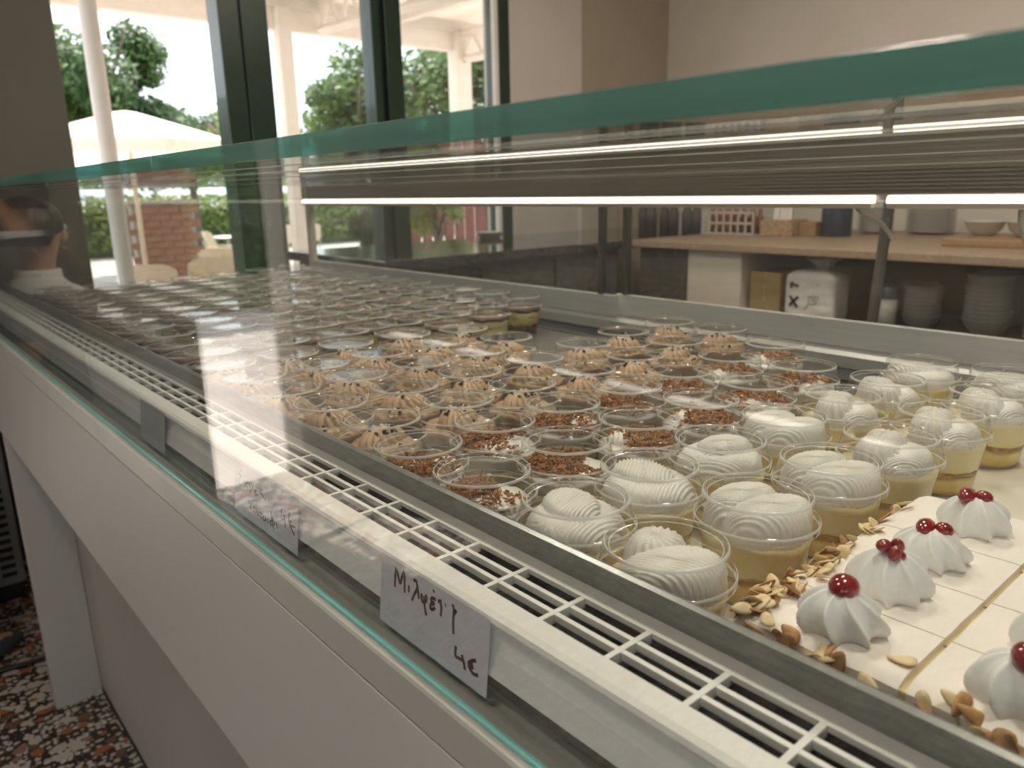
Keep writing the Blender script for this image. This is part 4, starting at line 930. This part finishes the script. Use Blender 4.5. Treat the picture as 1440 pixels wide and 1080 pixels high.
def knot(u, v):
    a = 2*PI*u; r = 0.018+0.040*v**0.7*(1+0.28*math.sin(5*a)+0.15*math.sin(11*a+2)); return (2.985+0.8*r*math.cos(a), 1.545+r*1.15*math.sin(a), SZ+0.192+0.052*math.sin(v*2.2))
tw.grid(knot, 48, 12, closeu=True); tw.build('twisted_neck', 'bag_clear', bg)
EXo, EYo, ENo = EX, EY, EN
EN = Vector((-1, 0, 0))
st = MB()
for s in BAG:
    big = s in BAG[:6]; pts = []
    for p in smoothpts(s):
        z = hz(-0.354)-p.y/1000; pts.append(Vector((2.9042 - (0.0 if z < SZ+0.160 else -1.0*(z-SZ-0.160)), 1.668-p.x/1000*0.97-0.004, z-0.012)))
    ribbon(st, pts, 0.0062 if big else 0.0012, 0.0012)
st.build('print', 'ink_grey', bg); EN = ENo
# on the wooden top
cr = thing('bottle_crate', 'pale plastic crate full of brown goods on the wooden top', 'crate', (3.5, 2.29, WZ))
for k in range(3): MB().bbox(3.400, 3.408, 2.135, 2.445-0.002, WZ+k*0.052, WZ+k*0.052+0.010, 0.001).build('crate_rail', 'crate_white', cr)
for k in range(8): MB().bbox(3.400, 3.408, 2.135+k*0.0425, 2.143+k*0.0425, WZ, WZ+0.112, 0.001).build('crate_bar', 'crate_white', cr)
MB().box(3.41, 3.62, 2.14, 2.44, WZ, WZ+0.004).build('crate_floor', 'crate_white', cr)
gm = MB().lathe([(0, 0), (0.019, 0), (0.0195, 0.07), (0.010, 0.095), (0.010, 0.12), (0, 0.12)], 12).mesh('small_bottle', 'crate_goods')
for a in range(6):
    for b in range(2):
        o = bpy.data.objects.new('small_bottle', gm); COL.objects.link(o); o.location = (3.445+b*0.06, 2.165+a*0.0475, WZ+0.0045)
        tag(o, 'small brown bottle in the pale crate, %s from the left, %s row' % (ORD[5-a], ('front', 'back')[b]), 'bottle', 'brown bottles in the crate')
bx = thing('tissue_basket', 'woven box with a white tissue sticking out', 'tissue box', (3.52, 2.045, WZ))
MB().bbox(3.44, 3.60, 1.955, 2.125, WZ, WZ+0.075, 0.004).build('basket', 'basket', bx)
tm = MB(); tm.grid(lambda u, v: (3.50+0.02*math.sin(u*9)+0.01*v, 2.09-0.095*u, WZ+0.07+v*0.085*(1-0.25*math.sin(u*7))), 16, 8); tm.grid(lambda u, v: (3.515+0.02*math.sin(u*8+1), 2.09-0.095*u, WZ+0.07+v*0.075*(1-0.3*math.sin(u*6+1))), 16, 8)
tm.build('tissue', 'tissue', bx)
wb = MB().bbox(3.50, 3.62, 1.865, 1.950, WZ, WZ+0.065, 0.003).build('small_wooden_box', 'wood_board'); tag(wb, 'small dark wooden box between tissue box and blue tin', 'box')
tn = thing('storage_tin', 'tall dark blue round tin on the wooden top', 'tin', (3.56, 1.795, WZ))
MB().lathe([(0, 0), (0.066, 0), (0.068, 0.004), (0.068, 0.165), (0.066, 0.168), (0, 0.168)], 30).build('body', 'tin_blue', tn, off=(0,0,0))
MB().lathe([(0.07, 0.15), (0.07, 0.175), (0, 0.178)], 30).build('lid', 'tin_blue', tn, off=(0,0,0))
gl = MB().lathe([(0, 0), (0.028, 0), (0.030, 0.10), (0.014, 0.14), (0.013, 0.175), (0, 0.175)], 14).mesh('dark_bottle', 'glass_dark')
for k in range(6):
    o = bpy.data.objects.new('dark_bottle', gl); COL.objects.link(o); o.location = (3.44+0.02*(k % 2), 2.50+k*0.075, hz(CZ)+0.0005)
    tag(o, 'dark bottle at the counter corner, %s from the crate' % ORD[k], 'bottle', 'dark bottles at the counter corner')
pb = MB(); pb.lathe([(0, 0.004), (0.05, 0.0), (0.055, 0.004), (0.078, 0.028), (0.080, 0.030), (0.076, 0.030), (0.05, 0.010), (0, 0.008)], 30)
pbo = pb.build('shallow_bowl', 'china'); pbo.location = (2.60, 3.20, hz(CZ)+0.0005); tag(pbo, 'shallow white bowl on the granite counter by the window', 'bowl')
br = MB(); br.tube([(1.72, 0.85, 0.03), (1.60, 0.713, hz(-0.297)), (1.585, 0.694, hz(-0.04)), (1.58, 0.69, hz(0.0))], 0.011, 10)
bro = thing('broom', 'dark slanting broom handle behind the sliding doors', 'broom', (1.72, 0.85, 0)); br.build('handle', 'alu_dark', bro)
MB().bbox(1.58, 1.88, 0.80, 0.90, 0.0, 0.06, 0.01).build('brush_head', 'rubber_black', bro)

# ------------------------------------------------------------------ machine and cable on the floor at the far end
mc = thing('cooling_unit', 'grey metal cooling unit with black vent slots beyond the case', 'cooling unit', (0.05, 3.05, 0))
MB().bbox(-0.45, 0.285, 2.96, 3.27, 0.06, 0.80, 0.006).build('housing', 'machine_grey', mc)
MB().box(-0.44, 0.275, 2.97, 3.26, 0.0, 0.06).build('black_base', 'rubber_black', mc)
vm = MB().box(-0.022, 0.022, -0.002, 0.001, -0.007, 0.007).mesh('vent_slot', 'rubber_black')
for k in range(22):
    for c in range(3):
        o = bpy.data.objects.new('vent_slot', vm); COL.objects.link(o); o.parent = mc; o.location = (0.13+c*0.055-0.05, 2.959-3.05, 0.10+k*0.030)
cb = MB(); cb.tube([(-1.2, 2.75, 0.008), (-0.6, 2.62, 0.008), (-0.1, 2.53, 0.008), (0.12, 2.50, 0.008), (0.25, 2.48, 0.008), (0.45, 2.50, 0.008)], 0.008, 8)
cbo = cb.build('power_cable', 'rubber_black'); tag(cbo, 'black power cable lying on the terrazzo floor', 'cable')

# ================================================================== PEOPLE
def skin_mesh(name, joints, bones, root, mname, sub=2):
    """continuous body grown from a skeleton: joints {name: (pos, radius)}, bones [(a, b)]"""
    names = list(joints); idx = {n: i for i, n in enumerate(names)}
    me = bpy.data.meshes.new(name+'_cage'); me.from_pydata([joints[n][0] for n in names], [(idx[a], idx[b]) for a, b in bones], [])
    o = bpy.data.objects.new(name+'_cage', me); COL.objects.link(o)
    sm = o.modifiers.new('skin', 'SKIN'); sm.use_smooth_shade = True; sm.branch_smoothing = 0.4
    for n in names:
        r = joints[n][1]; sv = me.skin_vertices[0].data[idx[n]]; sv.radius = r if isinstance(r, tuple) else (r, r); sv.use_root = (n == root)
    ss = o.modifiers.new('sub', 'SUBSURF'); ss.levels = sub; ss.render_levels = sub
    dg = bpy.context.evaluated_depsgraph_get(); out = bpy.data.meshes.new_from_object(o.evaluated_get(dg))
    bpy.data.objects.remove(o); bpy.data.meshes.remove(me)
    out.name = name; out.materials.clear(); out.materials.append(MATS[mname])
    for p in out.polygons: p.use_smooth = True
    return out
def addmesh(name, me, parent):
    o = bpy.data.objects.new(name, me); COL.objects.link(o); o.parent = parent; return o
def person(label, loc, rz, S, skin, top, bottom, collar, hairlen, armbend, phone=False, drop=0.0):
    """standing figure facing local -y, S = height in metres"""
    k = S/1.70; t = thing('person', label, 'person', loc, rz)
    def j(x, y, z, r): return ((x*k, y*k, z*k-drop), (r[0]*k, r[1]*k) if isinstance(r, tuple) else r*k)
    J = {'pelvis': j(0, 0, .93, (.135, .10)), 'waist': j(0, 0, 1.06, (.12, .085)), 'chest': j(0, .01, 1.26, (.145, .10)), 'upper': j(0, .01, 1.37, (.12, .085)), 'neck': j(0, .0, 1.455, .050), 'nape': j(0, -.005, 1.51, .048), 'head1': j(0, -.01, 1.57, (.066, .078)), 'head2': j(0, -.008, 1.635, (.073, .088)), 'crown': j(0, 0, 1.685, .05)}
    B = [('pelvis', 'waist'), ('waist', 'chest'), ('chest', 'upper'), ('upper', 'neck'), ('neck', 'nape'), ('nape', 'head1'), ('head1', 'head2'), ('head2', 'crown')]
    for s, n in ((-1, 'l'), (1, 'r')):
        f = armbend if s > 0 else 0.02
        J.update({n+'sh': j(s*.175, .01, 1.38, .052), n+'el': j(s*.215, .02, 1.10, .040), n+'wr': j(s*.225, -.04-f*.5, .86+f*.05, .026), n+'palm': j(s*.225, -.05-f*.6, .80+f*.05, (.030, .017)),
                  n+'hip': j(s*.085, 0, .86, .085), n+'kn': j(s*.09, -.01, .48, .056), n+'ca': j(s*.09, .015, .34, .054), n+'an': j(s*.09, .02, .085, .036), n+'toe': j(s*.10, -.13, .035, .034)})
        B += [('upper', n+'sh'), (n+'sh', n+'el'), (n+'el', n+'wr'), (n+'wr', n+'palm'), ('pelvis', n+'hip'), (n+'hip', n+'kn'), (n+'kn', n+'ca'), (n+'ca', n+'an'), (n+'an', n+'toe')]
        for q, (dx, L) in enumerate(((-.020, .060), (-.007, .070), (.007, .066), (.020, .052))):
            y0 = -.052-f*.6; J[n+'f%da' % q] = j(s*.225+dx*0.3, y0+dx, .762+f*.05, .0095); J[n+'f%db' % q] = j(s*.222+dx*0.2, y0+dx-.008, .762-L*0.55+f*.05, .0088); J[n+'f%dc' % q] = j(s*.214, y0+dx-.020, .762-L+f*.05, .0075)
            B += [(n+'palm', n+'f%da' % q), (n+'f%da' % q, n+'f%db' % q), (n+'f%db' % q, n+'f%dc' % q)]
        J[n+'ta'] = j(s*.218, -.085-f*.6, .805+f*.05, .011); J[n+'tb'] = j(s*.208, -.105-f*.6, .770+f*.05, .0095); B += [(n+'palm', n+'ta'), (n+'ta', n+'tb')]
    if drop:
        for s, n in ((-1, 'l'), (1, 'r')):
            zz = .86*k-drop
            for q, p in (('hip', (s*.085*k, 0, zz)), ('kn', (s*.10*k, -.40*k, zz+.02)), ('ca', (s*.10*k, -.42*k, zz*0.62)), ('an', (s*.10*k, -.40*k, .085*k)), ('toe', (s*.11*k, -.54*k, .035*k))): J[n+q] = (p, J[n+q][1])
    addmesh('body', skin_mesh('body', J, B, 'pelvis', skin), t)
    # head details
    kids0 = set(t.children); mb = MB()
    for s in (-1, 1): mb.ico((s*.074*k, .012*k, 1.585*k), .026*k, 2, (0.42, 0.75, 1.15))
    mb.ico((0, -.100*k, 1.578*k), .015*k, 2, (0.8, 1.1, 1.5)); mb.build('ears_and_nose', skin, t, off=(0,0,0))
    ey = MB()
    for s in (-1, 1): ey.ico((s*.031*k, -.083*k, 1.605*k), .011*k, 2)
    ey.build('eyes', 'eye_white', t, off=(0,0,0))
    MB().ico((0, -.092*k, 1.535*k), .018*k, 2, (1.2, 0.5, 0.35)).build('mouth', 'lip_red', t, off=(0,0,0))
    hb = MB()
    def hair(u, v):
        a = 2*PI*u; front = max(0, -math.sin(a)); low = (hairlen if math.sin(a) > -0.25 else 0.0); tt = v*(PI*0.5 + 0.62*(1-front**0.6) + 0.25*min(1, low*4)*(1-front))
        r = 0.090*math.sin(min(tt, PI*0.62))*(1+0.03*math.sin(9*a+5*v)); z = 1.612+0.094*math.cos(tt) - low*max(0, v-0.72)
        return (r*math.cos(a)*k, (0.010+r*1.13*math.sin(a))*k, z*k)
    hb.grid(hair, 48, 18, closeu=True); hb.build('hair', 'hair_black', t, off=(0,0,0))
    # shirt: torso shell with sleeves
    sb = MB()
    def shirt(u, v):
        a = 2*PI*u; z = 0.86+v*0.60; 
        pr = [(0, .185, .135), (.35, .165, .120), (.65, .182, .128), (.82, .180, .118), (.92, .125, .090), (1.0, .064, .062)]
        for (a0, x0, y0), (a1, x1, y1) in zip(pr, pr[1:]):
            if a0 <= v <= a1: q = (v-a0)/(a1-a0); X = x0+(x1-x0)*q; Y = y0+(y1-y0)*q; break
        f = 1+0.025*math.sin(7*a+9*v)*(1-v)+0.02*math.sin(4*a-14*v)*(1-v)
        return (X*f*math.cos(a)*k, (0.008+Y*f*math.sin(a))*k, z*k)
    sb.grid(shirt, 52, 26, closeu=True)
    for s in (-1, 1): sb.tube([(s*.12*k, .01*k, 1.375*k), (s*.178*k, .01*k, 1.37*k), (s*.205*k, .015*k, 1.27*k), (s*.222*k, .02*k, 1.13*k)], [.066*k, .072*k, .070*k, .073*k], 16, caps=False)
    so = sb.build('shirt', top, t, off=(0,0,0))
    MB().lathe([(0.060*k, 1.44*k), (0.068*k, 1.45*k), (0.066*k, 1.475*k), (0.058*k, 1.478*k)], 28, (0, 0.004*k, 0)).build('collar', collar, so, off=(0,0,0))
    if drop:
        for c_ in t.children:
            if c_ not in kids0: c_.location.z = -drop
    pb_ = MB(); pb_.lathe([(.150, .80), (.160, .88), (.152, .97), (.140, 1.0)], 30, wob=lambda a, r, z: (r*(1-0.16*abs(math.sin(a)))*k, z*k-drop))
    for s in (-1, 1): pb_.tube([(s*.075*k, .02, .90*k-drop), (s*.085*k, -.06*k, .875*k-drop), (s*.10*k, -.39*k, .885*k-drop), (s*.10*k, -.425*k, .80*k-drop), (s*.10*k, -.41*k, .20*k)], [.095*k, .105*k, .085*k, .075*k, .075*k], 18, caps=False) if drop else pb_.tube([(s*.075*k, 0, .90*k), (s*.085*k, 0, .78*k), (s*.095*k, -.005*k, .50*k), (s*.095*k, .01*k, .22*k)], [.095*k, .105*k, .092*k, .095*k], 18, caps=False)
    pb_.build('trousers', bottom, t, off=(0,0,0))
    for s in (-1, 1):
        sh = MB(); sh.ico((s*.098*k, -.045*k-(.42*k if drop else 0), .042*k), .045*k, 2, (1.0, 2.5, 0.92)); sh.build('shoe', 'cloth_dark', t, off=(0,0,0))
    if phone:
        ph = MB().bbox(.195*k, .206*k, (-.12)*k, (-.055)*k, .70*k, .84*k, 0.003).build('phone', 'china', None); ph.parent = None
        ph.matrix_world = Matrix.Translation(loc) @ Matrix.Rotation(rz, 4, 'Z'); tag(ph, 'white phone held in the hand of the person at the left edge', 'phone')
    return t
person('person with dark hair and white t-shirt sitting behind the far end of the case', (0.48, 2.95, 0), 2.0, 1.76, 'skin_tan', 'cloth_white', 'cloth_blue', 'cloth_white', 0.01, 0.0, False, 0.405)
st_ = thing('stool', 'round stool under the sitting person in white t-shirt', 'stool', (0.48, 2.95, 0))
MB().lathe([(0, 0.42), (0.15, 0.42), (0.155, 0.41), (0.15, 0.395), (0, 0.395)], 24).build('seat', 'chair_tan', st_, off=(0,0,0))
for q in range(4): MB().tube([(0.09*math.cos(q*PI/2), 0.09*math.sin(q*PI/2), 0.395), (0.15*math.cos(q*PI/2), 0.15*math.sin(q*PI/2), 0)], 0.012, 8).build('leg', 'chair_metal', st_, off=(0,0,0))
person('person in dark top and cream trousers at the left edge, holding a phone', (0.065, 2.66, 0), PI*0.62, 1.45, 'skin_dark', 'cloth_dark', 'cloth_cream', 'cloth_grey', 0.02, 0.05, True)
